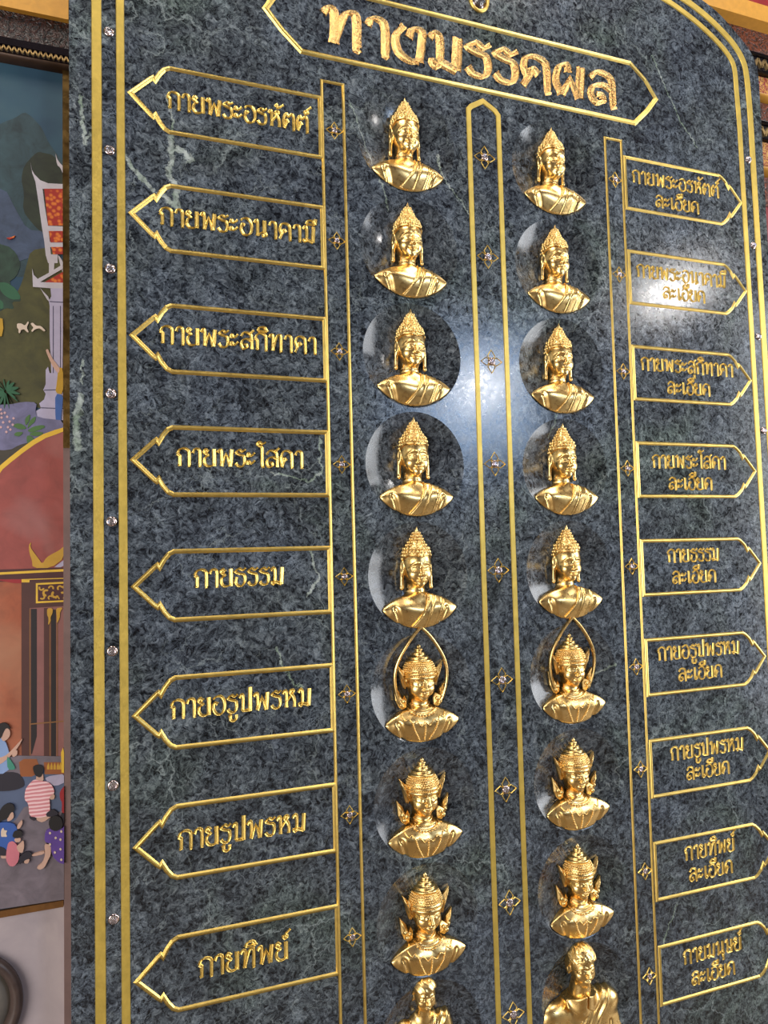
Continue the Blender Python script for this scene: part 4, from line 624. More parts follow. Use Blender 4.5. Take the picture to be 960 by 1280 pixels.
('painted_man_trousers', 'inkblue', [[(-0.1386, 1.124), (-0.1317, 1.1222), (-0.1296, 1.12), (-0.1311, 1.1161), (-0.1335, 1.1158), (-0.1381, 1.1189), (-0.1402, 1.1211), (-0.141, 1.1237)], [(-0.1112, 1.1271), (-0.1042, 1.132), (-0.0993, 1.1319), (-0.0939, 1.127), (-0.092, 1.1238), (-0.0928, 1.1206), (-0.0968, 1.1192), (-0.1061, 1.1189), (-0.1107, 1.1202), (-0.113, 1.1238)]]),
('painted_red_shirt', 'crimson', [[(-0.0867, 1.1658), (-0.0815, 1.1718), (-0.0815, 1.1626), (-0.0815, 1.1333), (-0.0815, 1.1223), (-0.0846, 1.1237), (-0.0858, 1.1282), (-0.085, 1.1381), (-0.0856, 1.1441), (-0.088, 1.1494), (-0.0889, 1.1541), (-0.0889, 1.1608)]]),
('painted_dark_trousers', 'inkblue', [[(-0.0857, 1.1227), (-0.0815, 1.1221), (-0.0815, 1.1175), (-0.0815, 1.1067), (-0.0815, 1.1036), (-0.0835, 1.1065), (-0.0854, 1.1111), (-0.0869, 1.1196)]]),
('painted_mother_shirt', 'royal', [[(-0.2007, 1.1186), (-0.1918, 1.1205), (-0.1854, 1.1209), (-0.1779, 1.1198), (-0.1726, 1.1181), (-0.1666, 1.1147), (-0.1631, 1.1091), (-0.16, 1.098), (-0.16, 1.0906), (-0.163, 1.0829), (-0.166, 1.0757), (-0.1704, 1.065), (-0.1792, 1.0638), (-0.1971, 1.0715), (-0.2041, 1.084), (-0.2041, 1.1083)]]),
('painted_mother_skin', 'skin', [[(-0.1735, 1.137), (-0.1698, 1.1373), (-0.168, 1.1351), (-0.1672, 1.1293), (-0.1681, 1.1258), (-0.1711, 1.123), (-0.1738, 1.1218), (-0.1775, 1.1215), (-0.1781, 1.1248), (-0.1759, 1.1335)], [(-0.1598, 1.1136), (-0.1553, 1.1186), (-0.1532, 1.1193), (-0.1524, 1.1159), (-0.153, 1.1128), (-0.1553, 1.1082), (-0.1573, 1.1059), (-0.1604, 1.1047), (-0.1615, 1.1059), (-0.1615, 1.11)], [(-0.1864, 1.0619), (-0.1819, 1.062), (-0.1799, 1.0604), (-0.1791, 1.0562), (-0.1809, 1.0549), (-0.1861, 1.0558), (-0.1881, 1.0574), (-0.1882, 1.0606)]]),
('painted_mother_hair', 'hair', [[(-0.1919, 1.1396), (-0.1875, 1.1471), (-0.1837, 1.151), (-0.1784, 1.1536), (-0.1743, 1.1537), (-0.1691, 1.1513), (-0.1667, 1.1477), (-0.1659, 1.1411), (-0.1671, 1.138), (-0.1709, 1.1369), (-0.1735, 1.1341), (-0.1765, 1.128), (-0.18, 1.1253), (-0.186, 1.1245), (-0.1895, 1.1225), (-0.1924, 1.118), (-0.1936, 1.1208), (-0.1936, 1.1321)]]),
('painted_shirt_flower', 'cream', [[(-0.1874, 1.1079), (-0.1852, 1.1109), (-0.184, 1.1107), (-0.1832, 1.1073), (-0.1818, 1.1058), (-0.1788, 1.1054), (-0.1782, 1.104), (-0.1797, 1.101), (-0.1797, 1.0984), (-0.1782, 1.0949), (-0.1791, 1.0938), (-0.1828, 1.0944), (-0.1851, 1.0947), (-0.1874, 1.0951), (-0.1882, 1.0977), (-0.1883, 1.1042)]]),
('painted_mother_skirt', 'inkblue', [[(-0.2, 1.0797), (-0.1896, 1.078), (-0.1832, 1.0745), (-0.1772, 1.067), (-0.1755, 1.0629), (-0.1769, 1.0599), (-0.1834, 1.0603), (-0.1982, 1.0643), (-0.204, 1.069), (-0.204, 1.0771)]]),
('painted_child_vest', 'rose', [[(-0.1745, 1.0836), (-0.17, 1.0845), (-0.1667, 1.083), (-0.163, 1.0784), (-0.1606, 1.0738), (-0.1583, 1.067), (-0.1577, 1.0604), (-0.1585, 1.0508), (-0.1605, 1.045), (-0.165, 1.0401), (-0.1686, 1.0387), (-0.1731, 1.0403), (-0.176, 1.0437), (-0.179, 1.0506), (-0.1799, 1.0571), (-0.1792, 1.0668), (-0.1783, 1.0733), (-0.1768, 1.0804)]]),
('painted_child_skin', 'skin', [[(-0.1642, 1.0889), (-0.1575, 1.0887), (-0.1551, 1.0871), (-0.1558, 1.0831), (-0.1579, 1.0815), (-0.1624, 1.0814), (-0.1648, 1.083), (-0.1663, 1.0873)], [(-0.1614, 1.0749), (-0.1576, 1.0776), (-0.1549, 1.0797), (-0.1519, 1.0825), (-0.1504, 1.081), (-0.1497, 1.0743), (-0.15, 1.0692), (-0.1515, 1.0629), (-0.1535, 1.061), (-0.1573, 1.0624), (-0.1597, 1.0654), (-0.162, 1.0715)], [(-0.1473, 1.0472), (-0.142, 1.048), (-0.1405, 1.0465), (-0.142, 1.0418), (-0.1441, 1.0402), (-0.1479, 1.0408), (-0.1493, 1.0424), (-0.1493, 1.0456)]]),
('painted_child_hair', 'hair', [[(-0.169, 1.0945), (-0.1675, 1.1), (-0.1651, 1.1025), (-0.1606, 1.1035), (-0.1574, 1.1027), (-0.1536, 1.0997), (-0.1524, 1.0966), (-0.1531, 1.0918), (-0.1552, 1.0895), (-0.1597, 1.0886), (-0.1633, 1.0891), (-0.1678, 1.0914)]]),
('painted_child_legs', 'inkblue', [[(-0.1567, 1.0547), (-0.1514, 1.0596), (-0.1473, 1.0615), (-0.142, 1.0615), (-0.139, 1.06), (-0.1367, 1.0564), (-0.1367, 1.0538), (-0.139, 1.0509), (-0.1423, 1.0489), (-0.1483, 1.0466), (-0.1522, 1.0443), (-0.1559, 1.0408), (-0.1577, 1.0424), (-0.1585, 1.0499)]]),
('painted_lady_blouse', 'purple', [[(-0.1118, 1.0952), (-0.1064, 1.0977), (-0.1, 1.0977), (-0.0891, 1.0953), (-0.0836, 1.0954), (-0.0815, 1.0983), (-0.0815, 1.0837), (-0.0815, 1.0438), (-0.0818, 1.0292), (-0.088, 1.0318), (-0.0929, 1.0359), (-0.0991, 1.0435), (-0.1024, 1.0518), (-0.1047, 1.0654), (-0.1078, 1.0718), (-0.1132, 1.0743), (-0.115, 1.0794), (-0.1142, 1.09)]]),
('painted_lady_skin', 'skin', [[(-0.1129, 1.0713), (-0.1067, 1.0686), (-0.1043, 1.0637), (-0.1043, 1.0538), (-0.1055, 1.0475), (-0.1086, 1.0414), (-0.111, 1.0366), (-0.1141, 1.0305), (-0.1171, 1.0275), (-0.1217, 1.0258), (-0.1247, 1.0263), (-0.1278, 1.0292), (-0.1266, 1.0319), (-0.1205, 1.0359), (-0.1172, 1.0405), (-0.1148, 1.0484), (-0.1142, 1.056), (-0.115, 1.0677)], [(-0.1324, 1.056), (-0.1201, 1.0582), (-0.1153, 1.0577), (-0.1153, 1.0544), (-0.1195, 1.0528), (-0.1302, 1.0521), (-0.135, 1.0525), (-0.1366, 1.0544)]]),
('painted_lady_hair', 'hair', [[(-0.1075, 1.1115), (-0.1051, 1.1161), (-0.1024, 1.1187), (-0.0977, 1.1205), (-0.0938, 1.1199), (-0.0883, 1.1166), (-0.0855, 1.1126), (-0.084, 1.1057), (-0.084, 1.1012), (-0.0856, 1.0964), (-0.0883, 1.0938), (-0.0938, 1.0922), (-0.0981, 1.0928), (-0.1035, 1.0961), (-0.1062, 1.1001), (-0.1078, 1.107)]]),
('painted_blouse_flower', 'cream', [[(-0.1076, 1.0909), (-0.1062, 1.0924), (-0.1051, 1.0922), (-0.1037, 1.0904), (-0.1037, 1.0891), (-0.1051, 1.0876), (-0.1062, 1.0878), (-0.1076, 1.0896)], [(-0.0979, 1.0806), (-0.0965, 1.082), (-0.0954, 1.0819), (-0.094, 1.08), (-0.094, 1.0787), (-0.0954, 1.0773), (-0.0965, 1.0774), (-0.0979, 1.0793)], [(-0.0896, 1.0764), (-0.0882, 1.0778), (-0.0871, 1.0776), (-0.0857, 1.0758), (-0.0857, 1.0745), (-0.0871, 1.073), (-0.0882, 1.0732), (-0.0896, 1.0751)], [(-0.0993, 1.0542), (-0.0979, 1.0556), (-0.0968, 1.0554), (-0.0954, 1.0536), (-0.0954, 1.0523), (-0.0968, 1.0508), (-0.0979, 1.051), (-0.0993, 1.0529)], [(-0.0896, 1.0586), (-0.0882, 1.06), (-0.0871, 1.0598), (-0.0857, 1.058), (-0.0857, 1.0566), (-0.0871, 1.0552), (-0.0882, 1.0554), (-0.0896, 1.0573)], [(-0.0882, 1.0391), (-0.0868, 1.0405), (-0.0857, 1.0403), (-0.0843, 1.0385), (-0.0843, 1.0372), (-0.0857, 1.0357), (-0.0868, 1.0359), (-0.0882, 1.0378)], [(-0.1076, 1.0703), (-0.1062, 1.0717), (-0.1051, 1.0715), (-0.1037, 1.0697), (-0.1037, 1.0684), (-0.1051, 1.0669), (-0.1062, 1.0671), (-0.1076, 1.069)], [(-0.0882, 1.091), (-0.0867, 1.0925), (-0.0856, 1.0923), (-0.0842, 1.0904), (-0.0842, 1.0891), (-0.0856, 1.0876), (-0.0868, 1.0878), (-0.0882, 1.0897)]])]
PCOL = {'hill': (44, 66, 72), 'darktree': (36, 42, 26), 'hill2': (62, 74, 96), 'lawn': (74, 70, 30), 'shrub': (38, 60, 46), 'leafgreen': (44, 92, 62), 'white': (196, 186, 192), 'tile': (226, 120, 40), 'lilacwhite': (182, 172, 196), 'ink': (62, 58, 84), 'ochre': (190, 146, 36), 'cream': (222, 198, 176), 'skin': (206, 164, 144), 'denim': (62, 98, 166), 'rock': (112, 108, 140), 'earth': (64, 56, 44), 'palm': (40, 92, 60), 'blossom': (206, 164, 166), 'plant': (76, 112, 56), 'red': (156, 74, 66), 'yellow': (238, 190, 58), 'orange': (166, 86, 54), 'maroon': (78, 34, 34), 'crimson': (158, 34, 40), 'gold': (206, 156, 50), 'pinkbrown': (146, 94, 88), 'brown': (84, 46, 40), 'black': (34, 24, 26), 'bronze': (146, 98, 52), 'pavement': (118, 106, 114), 'carpet': (86, 98, 126), 'orangebrown': (156, 88, 44), 'inkblue': (38, 32, 44), 'paleblue': (138, 162, 206), 'hair': (26, 20, 22), 'teal': (66, 142, 120), 'pinkstripe': (222, 140, 146), 'royal': (54, 92, 168), 'rose': (210, 120, 132), 'purple': (98, 66, 150)}
mur = thing('mural', 'painted mural of a temple park and worshippers in a hall, left of the marble slab', 'mural', (-.25, WALL-.005, 0))
def paint_mat(key, rgb):
    m, nt, p = mat('paint_'+key)
    co = objco(nt); c = tuple(v*.78 for v in s2l(rgb))
    a = noise_tex(nt, 28, 5, .65, .6, co); d = noise_tex(nt, 170, 3, .6, 0, co)
    big = {'hill': .45, 'darktree': .6, 'hill2': .4, 'lawn': .35, 'shrub': .6, 'red': .16, 'orange': .22, 'pavement': .28, 'rock': .3, 'earth': .5}.get(key, .10)
    r = ramp(nt, a.outputs[0], [(.3, tuple(x*(1-big) for x in c)), (.7, tuple(min(1, x*(1+big)) for x in c))])
    out = r.outputs[0]
    if key == 'tile':
        w = nt.nodes.new('ShaderNodeTexVoronoi'); w.inputs['Scale'].default_value = 120; nt.links.new(co, w.inputs['Vector'])
        out = mixc(nt, ramp(nt, w.outputs['Distance'], [(.25, 0), (.55, 1)]).outputs[0], out, s2l((150, 34, 20)))
    if key == 'pinkstripe':
        w = nt.nodes.new('ShaderNodeTexWave'); w.bands_direction = 'Z'; w.inputs['Scale'].default_value = 45; w.inputs['Distortion'].default_value = 1.5; nt.links.new(co, w.inputs['Vector'])
        out = mixc(nt, ramp(nt, w.outputs['Fac'], [(.35, 0), (.7, .7)]).outputs[0], out, s2l((238, 206, 206)))
    if key == 'red':
        g = noise_tex(nt, 5, 3, .6, .5, co)
        out = mixc(nt, ramp(nt, g.outputs[0], [(.45, 0), (.7, .8)]).outputs[0], out, s2l((150, 108, 104)))
    if key == 'orange':
        g = noise_tex(nt, 5, 3, .6, .5, co)
        out = mixc(nt, ramp(nt, g.outputs[0], [(.40, 0), (.65, .8)]).outputs[0], out, s2l((160, 112, 84)))
    nt.links.new(out, p.inputs['Base Color']); p.inputs['Roughness'].default_value = .55
    bump(nt, p, d.outputs[0], .06, .0006)
    return m
PM = {k: paint_mat(k, v) for k, v in PCOL.items()}
m_, nt_, p_ = mat('paint_evening_sky'); co_ = objco(nt_); n_ = noise_tex(nt_, 4, 4, .6, .4, co_)
r_ = ramp(nt_, n_.outputs[0], [(.3, s2l((18, 46, 70))), (.55, s2l((38, 70, 86))), (.75, s2l((56, 82, 90)))])
nt_.links.new(r_.outputs[0], p_.inputs['Base Color']); p_.inputs['Roughness'].default_value = .55
XM0, XM1 = -.36, -.068
SKY = [(XM0, 0.9594), (XM1, 0.9594), (XM1, 2.6074), (XM0, 2.6074)]
b = MB(); b.box(XM0, XM1, WALL-.005, WALL, 0.9594, 2.6074); child_at_world(b.build('canvas', None, m_), mur)
PAINT2 = []
for name, key, polys in PAINT:                       # separate patches are separate parts where they stand apart
    PAINT2 += [(name, key, [pl]) for pl in polys] if name in ('painted_roof_tiles', 'painted_man_skin', 'painted_woman_skin', 'painted_lady_skin', 'painted_dog', 'painted_roof_finial') else [(name, key, polys)]
for i, (name, key, polys) in enumerate(PAINT2):
    b = MB(); y = WALL-.005-.0002*(i+1)
    for j_, pl in enumerate(polys):
        y = WALL-.005-.0002*(i+1)-.00003*j_
        pts = [Vector((x, z, 0)) for x, z in pl]
        tri = tessellate_polygon([pts])
        n = len(pts)
        b.add([(p.x, y, p.y) for p in pts], [tuple(t) for t in tri])
        b.add([(p.x, y, p.y) for p in pts]+[(p.x, WALL-.004, p.y) for p in pts], [(j, (j+1) % n, n+(j+1) % n, n+j) for j in range(n)])
    child_at_world(b.build(name, None, PM[key]), mur)

# mouldings
M_OCHRE = plain('ochre_yellow_moulding', (196, 140, 52), .45, .12, 60)
M_RED = plain('lacquer_red', (136, 30, 34), .4, .25, 50)
def carved(name, c0, c1, scale, b_=.8, met=0.0):
    m, nt, p = mat(name); co = objco(nt)
    mp = nt.nodes.new('ShaderNodeMapping'); mp.inputs['Scale'].default_value = (1, .3, 1); nt.links.new(co, mp.inputs[0])
    n = noise_tex(nt, scale, 2, .5, 2.5, mp.outputs[0])
    r = ramp(nt, n.outputs[0], [(.42, s2l(c0)), (.58, s2l(c1))]); nt.links.new(r.outputs[0], p.inputs['Base Color'])
    p.inputs['Roughness'].default_value = .4; p.inputs['Metallic'].default_value = met
    bump(nt, p, n.outputs[0], b_, .006)
    return m
M_CARVE = carved('carved_red_brown', (44, 16, 9), (122, 56, 24), 60)
M_CARVED = carved('carved_dark_brown', (13, 6, 5), (56, 28, 20), 75)
M_GILTRED = carved('gilt_scroll_on_red', (140, 28, 34), (206, 160, 74), 80)
M_BLACK = plain('black_lacquer', (16, 12, 18), .2, .3, 60)
M_TRIMGOLD = gold('worn_gilt_strip', (.26, .16, .055), .36, .8, 60, .6)
M_WOOD = plain('brown_painted_strip', (88, 64, 48), .5, .35, 30)
M_ZIG = gold('gilt_zigzag', (.55, .37, .16), .40, .2, 200, .3)
def zigzag(mb, x0, x1, z0, z1, y, n, w):
    for k in range(n):
        xa = x0+(x1-x0)*k/n; xb = x0+(x1-x0)*(k+.5)/n; xc = x0+(x1-x0)*(k+1)/n
        for (p, q) in (((xa, z0), (xb, z1)), ((xb, z1), (xc, z0))):
            d = (Vector(q)-Vector(p)).normalized(); nn = Vector((-d.y, d.x))*w/2
            a = [Vector(p)+nn, Vector(p)-nn, Vector(q)-nn, Vector(q)+nn]
            mb.add([(v.x, y, v.y) for v in a]+[(v.x, y-.004, v.y) for v in a], [(0,1,2,3),(4,5,6,7),(0,1,5,4),(1,2,6,5),(2,3,7,6),(3,0,4,7)])
def moulding(name, x0, x1, rows, y0, pivot=None, ang=0):
    """rows: (z_low, z_high, projection, material, kind)"""
    for z0, z1, pr, mt, kind in rows:
        mb = MB()
        if kind == 'box':
            mb.box(x0, x1, y0-pr, y0, z0, z1)
        elif kind == 'round':
            n = 8; P = [(y0-pr*math.sin(math.pi*i/n), z0+(z1-z0)*(1-math.cos(math.pi*i/n))/2) for i in range(n+1)]
            mb.add([(x0, y, z) for y, z in P]+[(x1, y, z) for y, z in P], [(i, i+1, n+2+i, n+1+i) for i in range(n)]+[tuple(range(n+1)), tuple(range(n+1, 2*n+2))], True)
        elif kind == 'zig':
            mb.box(x0, x1, y0-pr, y0, z0, z1)
        o = mb.build(name, None, mt); structure(o)
        objs = [o]
        if kind == 'zig':
            mz = MB(); zigzag(mz, x0, x1, z0+(z1-z0)*.15, z0+(z1-z0)*.85, y0-pr, int((x1-x0)/((z1-z0)*.72)), (z1-z0)*.2)
            z_ = mz.build('gilt_zigzag', o, M_ZIG)
        if pivot:
            o.matrix_world = Matrix.Translation(pivot) @ Matrix.Rotation(ang, 4, 'Z') @ Matrix.Translation(-Vector(pivot))
# above the mural
LROWS = [(2.6774, 2.8398, 0.03, M_OCHRE, 'box'), (2.6200, 2.6774, 0.018, M_CARVED, 'box'), (2.6054, 2.6200, 0.024, M_BLACK, 'box'), (2.5925, 2.6054, 0.02, M_BLACK, 'zig'), (2.5780, 2.5925, 0.026, M_WOOD, 'round')]
moulding('trim_1', -1.2, XL-.003, LROWS, WALL)
# right of the arched top
RROWS = [(3.1782, 3.3688, 0.06, M_BLACK, 'box'), (3.1177, 3.1782, 0.06, M_RED, 'box'), (3.0694, 3.1177, 0.068, M_OCHRE, 'box'), (2.9998, 3.0694, 0.03, M_CARVE, 'box'), (2.9855, 2.9998, 0.045, M_BLACK, 'round'), (2.9520, 2.9855, 0.036, M_BLACK, 'zig'), (2.9353, 2.9520, 0.045, M_BLACK, 'round'), (2.8877, 2.9353, 0.03, M_GILTRED, 'box'), (2.8593, 2.8877, 0.045, M_OCHRE, 'round'), (2.8072, 2.8593, 0.028, M_CARVE, 'box'), (2.7884, 2.8072, 0.04, M_BLACK, 'round'), (2.7530, 2.7884, 0.032, M_BLACK, 'zig'), (2.7413, 2.7530, 0.04, M_BLACK, 'round'), (2.6733, 2.7413, 0.03, M_GILTRED, 'box'), (2.6407, 2.6733, 0.045, M_OCHRE, 'round'), (2.5570, 2.6407, 0.026, M_CARVE, 'box'), (2.2139, 2.5570, 0.02, M_RED, 'box')]
moulding('trim_2', 1.25, 3.4, RROWS, WALL)
# strip between mural and slab
b = MB(); n = 60
zs = [1.8187 + (EYE+1.25-1.8187)*i/n for i in range(n+1)]
b.box(-.082, XL-.0005, WALL-.016, WALL, 1.8187, 3.4)
o = structure(b.build('trim_3', None, M_TRIMGOLD))
b = MB(); b.box(-.082, XL-.0005, WALL-.014, WALL, 0, 1.8187)
structure(b.build('trim_4', None, plain('grey_brown_post', (116, 92, 88), .5, .15, 25)))
# lower edge of the mural
b = MB(); b.box(-1.2, -.083, WALL-.012, WALL, 0.9594-.012, 0.9594)
structure(b.build('trim_5', None, plain('brown_gilt_ledge', (104, 66, 26), .4, .3, 50)))
# round framed plaque low on the wall
th = thing('round_plaque', 'dark round wooden frame with a pale centre on the plaster below the mural', 'plaque', (-0.2528, WALL, 0.7952))
mb = MB(); mb.lathe([(.094, 0), (.101, .006), (.101, .016), (.092, .022), (.084, .018), (.079, .006), (.079, 0)], 64, (0, 0, 0), 'y'); mb.build('frame', th, plain('dark_wood_frame', (72, 58, 54), .35, .3, 40))
mb = MB(); mb.lathe([(.0795, 0), (.0795, .004), (.045, .010), (.0001, .012)], 48, (0, 0, 0), 'y'); mb.build('centre', th, plain('pale_plaque_centre', (118, 112, 104), .35, .25, 20))
# ------------------------------------------------------------------ gilded busts (distance fields -> one continuous surface each)
def surface_nets(f, org, h):
    nx, ny, nz = f.shape; s = f < 0
    def sl(a, d): return a[d[0]:nx-1+d[0], d[1]:ny-1+d[1], d[2]:nz-1+d[2]]
    cs = [(i, j, k) for i in (0, 1) for j in (0, 1) for k in (0, 1)]
    cnt = sum(sl(s, c).astype(np.int8) for c in cs)
    act = (cnt > 0) & (cnt < 8)
    idx = np.full(act.shape, -1, np.int64); I = np.argwhere(act); idx[act] = np.arange(len(I))
    pos = np.zeros((len(I), 3)); num = np.zeros(len(I))
    for a in range(8):
        for ax in range(3):
            c0 = cs[a]
            if c0[ax]: continue
            c1 = list(c0); c1[ax] = 1
            f0 = f[I[:, 0]+c0[0], I[:, 1]+c0[1], I[:, 2]+c0[2]]; f1 = f[I[:, 0]+c1[0], I[:, 1]+c1[1], I[:, 2]+c1[2]]
            x = (f0 < 0) != (f1 < 0)
            t = np.where(x, f0/np.where(x, f0-f1, 1), 0)
            p = np.tile(np.array(c0, float), (len(I), 1)); p[:, ax] = t
            pos += np.where(x[:, None], p, 0); num += x
    V = (I + pos/num[:, None])*h + np.array(org)
    Q = []
    for ax in range(3):
        d = [0, 0, 0]; d[ax] = 1
        A = s[:nx-1+(0), :ny-1, :nz-1]; B = s[d[0]:nx-1+d[0], d[1]:ny-1+d[1], d[2]:nz-1+d[2]]
        e = (A != B)
        u, w = [(1, 2), (2, 0), (0, 1)][ax]
        E_ = np.argwhere(e); E_ = E_[(E_[:, u] > 0) & (E_[:, w] > 0)]
        du = np.zeros(3, int); du[u] = 1; dw = np.zeros(3, int); dw[w] = 1
        g = lambda q: idx[q[:, 0], q[:, 1], q[:, 2]]
        q4 = np.stack([g(E_-du-dw), g(E_-dw), g(E_), g(E_-du)], 1)
        inside = s[E_[:, 0], E_[:, 1], E_[:, 2]]
        q4[~inside] = q4[~inside][:, ::-1]
        Q.append(q4)
    Q = np.concatenate(Q); Q = Q[(Q >= 0).all(1)]
    return V, Q
def field_mesh(name, fn, lo, hi, h, mat_):
    ax = [np.arange(lo[i], hi[i]+h, h, dtype=np.float32) for i in range(3)]
    X, Y, Z = np.meshgrid(*ax, indexing='ij')
    V, Q = surface_nets(fn(X, Y, Z), lo, h)
    W = np.stack([V[:, 0]*R, (SH-V[:, 2])*R, V[:, 1]*R], 1)       # model x right, y up, z out of the slab
    me = bpy.data.meshes.new(name)
    me.vertices.add(len(W)); me.vertices.foreach_set('co', W.ravel())
    me.loops.add(Q.size); me.loops.foreach_set('vertex_index', Q.ravel().astype(np.int32))
    me.polygons.add(len(Q)); me.polygons.foreach_set('loop_start', np.arange(0, Q.size, 4, dtype=np.int32))
    me.polygons.foreach_set('use_smooth', np.ones(len(Q), bool)); me.update(calc_edges=True); me.validate()
    me.materials.append(mat_)
    return me
def ell(P, c, r):
    q = [(P[i]-c[i]) for i in range(3)]
    k0 = np.sqrt(sum((q[i]/r[i])**2 for i in range(3))); k1 = np.sqrt(sum((q[i]/r[i]**2)**2 for i in range(3)))
    return k0*(k0-1)/np.maximum(k1, 1e-6)
def cap(P, a, b, ra, rb):
    a = np.array(a, np.float32); b = np.array(b, np.float32); d = b-a
    t = np.clip(sum((P[i]-a[i])*d[i] for i in range(3))/float(d@d), 0, 1)
    return np.sqrt(sum((P[i]-a[i]-t*d[i])**2 for i in range(3))) - (ra+(rb-ra)*t)
def smin(a, b, k):
    h = np.clip(.5+.5*(b-a)/k, 0, 1); return b+(a-b)*h-k*h*(1-h)
def smax(a, b, k): return -smin(-a, -b, k)
def G(x): return np.exp(-x*x)
def seg2(X, Y, a, b):
    d = (b[0]-a[0], b[1]-a[1]); t = np.clip(((X-a[0])*d[0]+(Y-a[1])*d[1])/(d[0]**2+d[1]**2), 0, 1)
    return np.hypot(X-a[0]-t*d[0], Y-a[1]-t*d[1])
def polyd(X, Y, pts):
    d = None
    for a, b in zip(pts[:-1], pts[1:]):
        e = seg2(X, Y, a, b); d = e if d is None else np.minimum(d, e)
    return d
SH = .40                                             # how far the busts sit back in their hollows
RQ = RHO/R; DQ = DEEP/R
def hollow(r2): return SH - np.maximum(np.sqrt(np.maximum(RQ*RQ-r2, 0))-(RQ-DQ), 0)
def clip_back(f, P, lim=.985, k=.055):
    r2 = P[0]**2+P[1]**2
    f = np.maximum(f, hollow(r2)+.004 - P[2])
    if lim: f = smax(f, np.sqrt(r2)-lim, k)
    return f
def face_relief(X, Y, open_eye=False, s=1.0, yo=0.0):
    """height added to the head surface: brows, eyes, lips, written around the nose at x=0"""
    x = np.abs(X)/s; y = (Y-yo)/s
    yb = .195+.045*np.sin(np.pi*np.clip(x/.21, 0, 1)**.8)-.03*np.clip((x-.15)/.08, 0, 1)
    g = .020*G((y-yb)/.016)*np.clip((x-.008)/.02, 0, 1)*np.clip((.225-x)/.03, 0, 1)
    g = g - .026*G(np.hypot((x-.10)/.085, (y-.150)/.050))
    ew, eh = (.066, .034) if not open_eye else (.070, .040)
    e = np.hypot((x-.108)/ew, (y-.140-.12*(x-.108))/eh)
    g = g + .034*np.sqrt(np.clip(1-e*e, 0, 1))
    g = g + .013*G((e-1.12)/.17)*(y > .12)
    if open_eye:
        g = g + .010*G((e-1.1)/.16) - .010*G(np.hypot(x-.108, y-.142)/.018)
    else:
        g = g - .012*G((y-.126-.10*x)/.008)*np.clip((.165-x)/.02, 0, 1)*np.clip((x-.05)/.02, 0, 1)
    up = -.018+.02*G(x/.03)*-.25+.9*x*x*2; lo = -.052+1.2*x*x*2; md = -.034+2.2*x*x
    wl = np.clip((.085-x)/.03, 0, 1)
    g = g + .024*G((y-up)/.013)*wl + .028*G((y-lo)/.017)*np.clip((.07-x)/.03, 0, 1) - .020*G((y-md)/.007)*np.clip((.092-x)/.02, 0, 1)
    g = g - .012*G(np.hypot((x-.10)/.016, (y+.024)/.02))
    return g*s
def head_field(P, s=1.0, yo=0.0, zo=0.0, open_eye=False, tall=1.0):
    X, Y, Z = P
    T = (X/s, (Y-yo)/s/tall, (Z-zo)/s)
    d = smin(ell(T, (0, .24, .25), (.262, .30, .275)), ell(T, (0, .045, .30), (.205, .205, .215)), .10)
    d = smin(d, ell(T, (0, -.105, .435), (.07, .055, .06)), .06)
    d = smin(d, ell(T, (.125, .045, .40), (.085, .085, .075)), .07); d = smin(d, ell(T, (-.125, .045, .40), (.085, .085, .075)), .07)
    front = np.clip((T[2]-.28)/.12, 0, 1)
    d = d - face_relief(T[0], T[1], open_eye)*front
    n = cap(T, (0, .20, .510), (0, .065, .575), .020, .036)
    n = smin(n, ell(T, (.036, .045, .548), (.026, .022, .026)), .02); n = smin(n, ell(T, (-.036, .045, .548), (.026, .022, .026)), .02)
    d = smin(d, n, .022)
    return d*s
def ears(P, lobes=True, s=1.0, yo=0.0, zo=0.0, tall=1.0):
    T = (np.abs(P[0])/s, (P[1]-yo)/s/tall, (P[2]-zo)/s)
    e = ell(T, (.272, .17, .22), (.034, .125, .085))
    if lobes:
        e = smin(e, cap(T, (.272, .10, .23), (.285, -.16, .22), .040, .030), .04)
        e = smin(e, ell(T, (.289, -.17, .22), (.031, .032, .036)), .03)
        g = cap(T, (.292, .02, .275), (.300, -.12, .265), .014, .014)
        e = smax(e, -g, .015)
    e = smax(e, -ell(T, (.300, .185, .285), (.022, .085, .045)), .02)
    return e*s
def torso_field(P, cz=.375, crease=True):
    X, Y, Z = P
    F = (X, Y, np.maximum(Z, cz))                    # full behind the shoulder line, so that it fills the hollow
    t = ell(F, (0, -1.02, cz), (.94, .675, .15))
    t = smin(t, ell(F, (.27, -.74, cz+.05), (.30, .22, .10)), .12); t = smin(t, ell(F, (-.27, -.74, cz+.05), (.30, .22, .12)), .12)
    r2 = X*X+Y*Y
    t = smax(t, Z-(SH+.015+.24*np.maximum(1-r2, 0)), .05)      # the chest comes down to the rim all round
    if crease:
        for sx in (1, -1):
            t = t + .042*G(polyd(X*sx, Y, [(.50, -.60), (.43, -.78), (.37, -1.02)])/.040)
    return t
def neck_field(P, y0=-.50, rings=True):
    n = cap(P, (0, y0, .16), (0, -.04, .23), .205, .170)
    if rings: n = n + .012*G((P[1]+.235+.25*P[0]**2)/.010) + .010*G((P[1]+.30+.3*P[0]**2)/.010)
    return n
HS, HY, HT = 1.04, -.035, 1.08
def buddha_torso(P): return smin(torso_field(P), neck_field(P), .10)
def buddha_figure(X, Y, Z):
    P = (X, Y, Z)
    d = smin(smin(head_field(P, HS, HY, .03, False, HT), neck_field(P), .05), torso_field(P), .09)
    d = smin(d, ears(P, True, HS, HY, .03, HT), .015)
    return clip_back(d, P)
def robe_edge(Y):
    t = (-.36-Y)/.61
    return .135-.02*t-.34*np.maximum(t, 0)**1.6
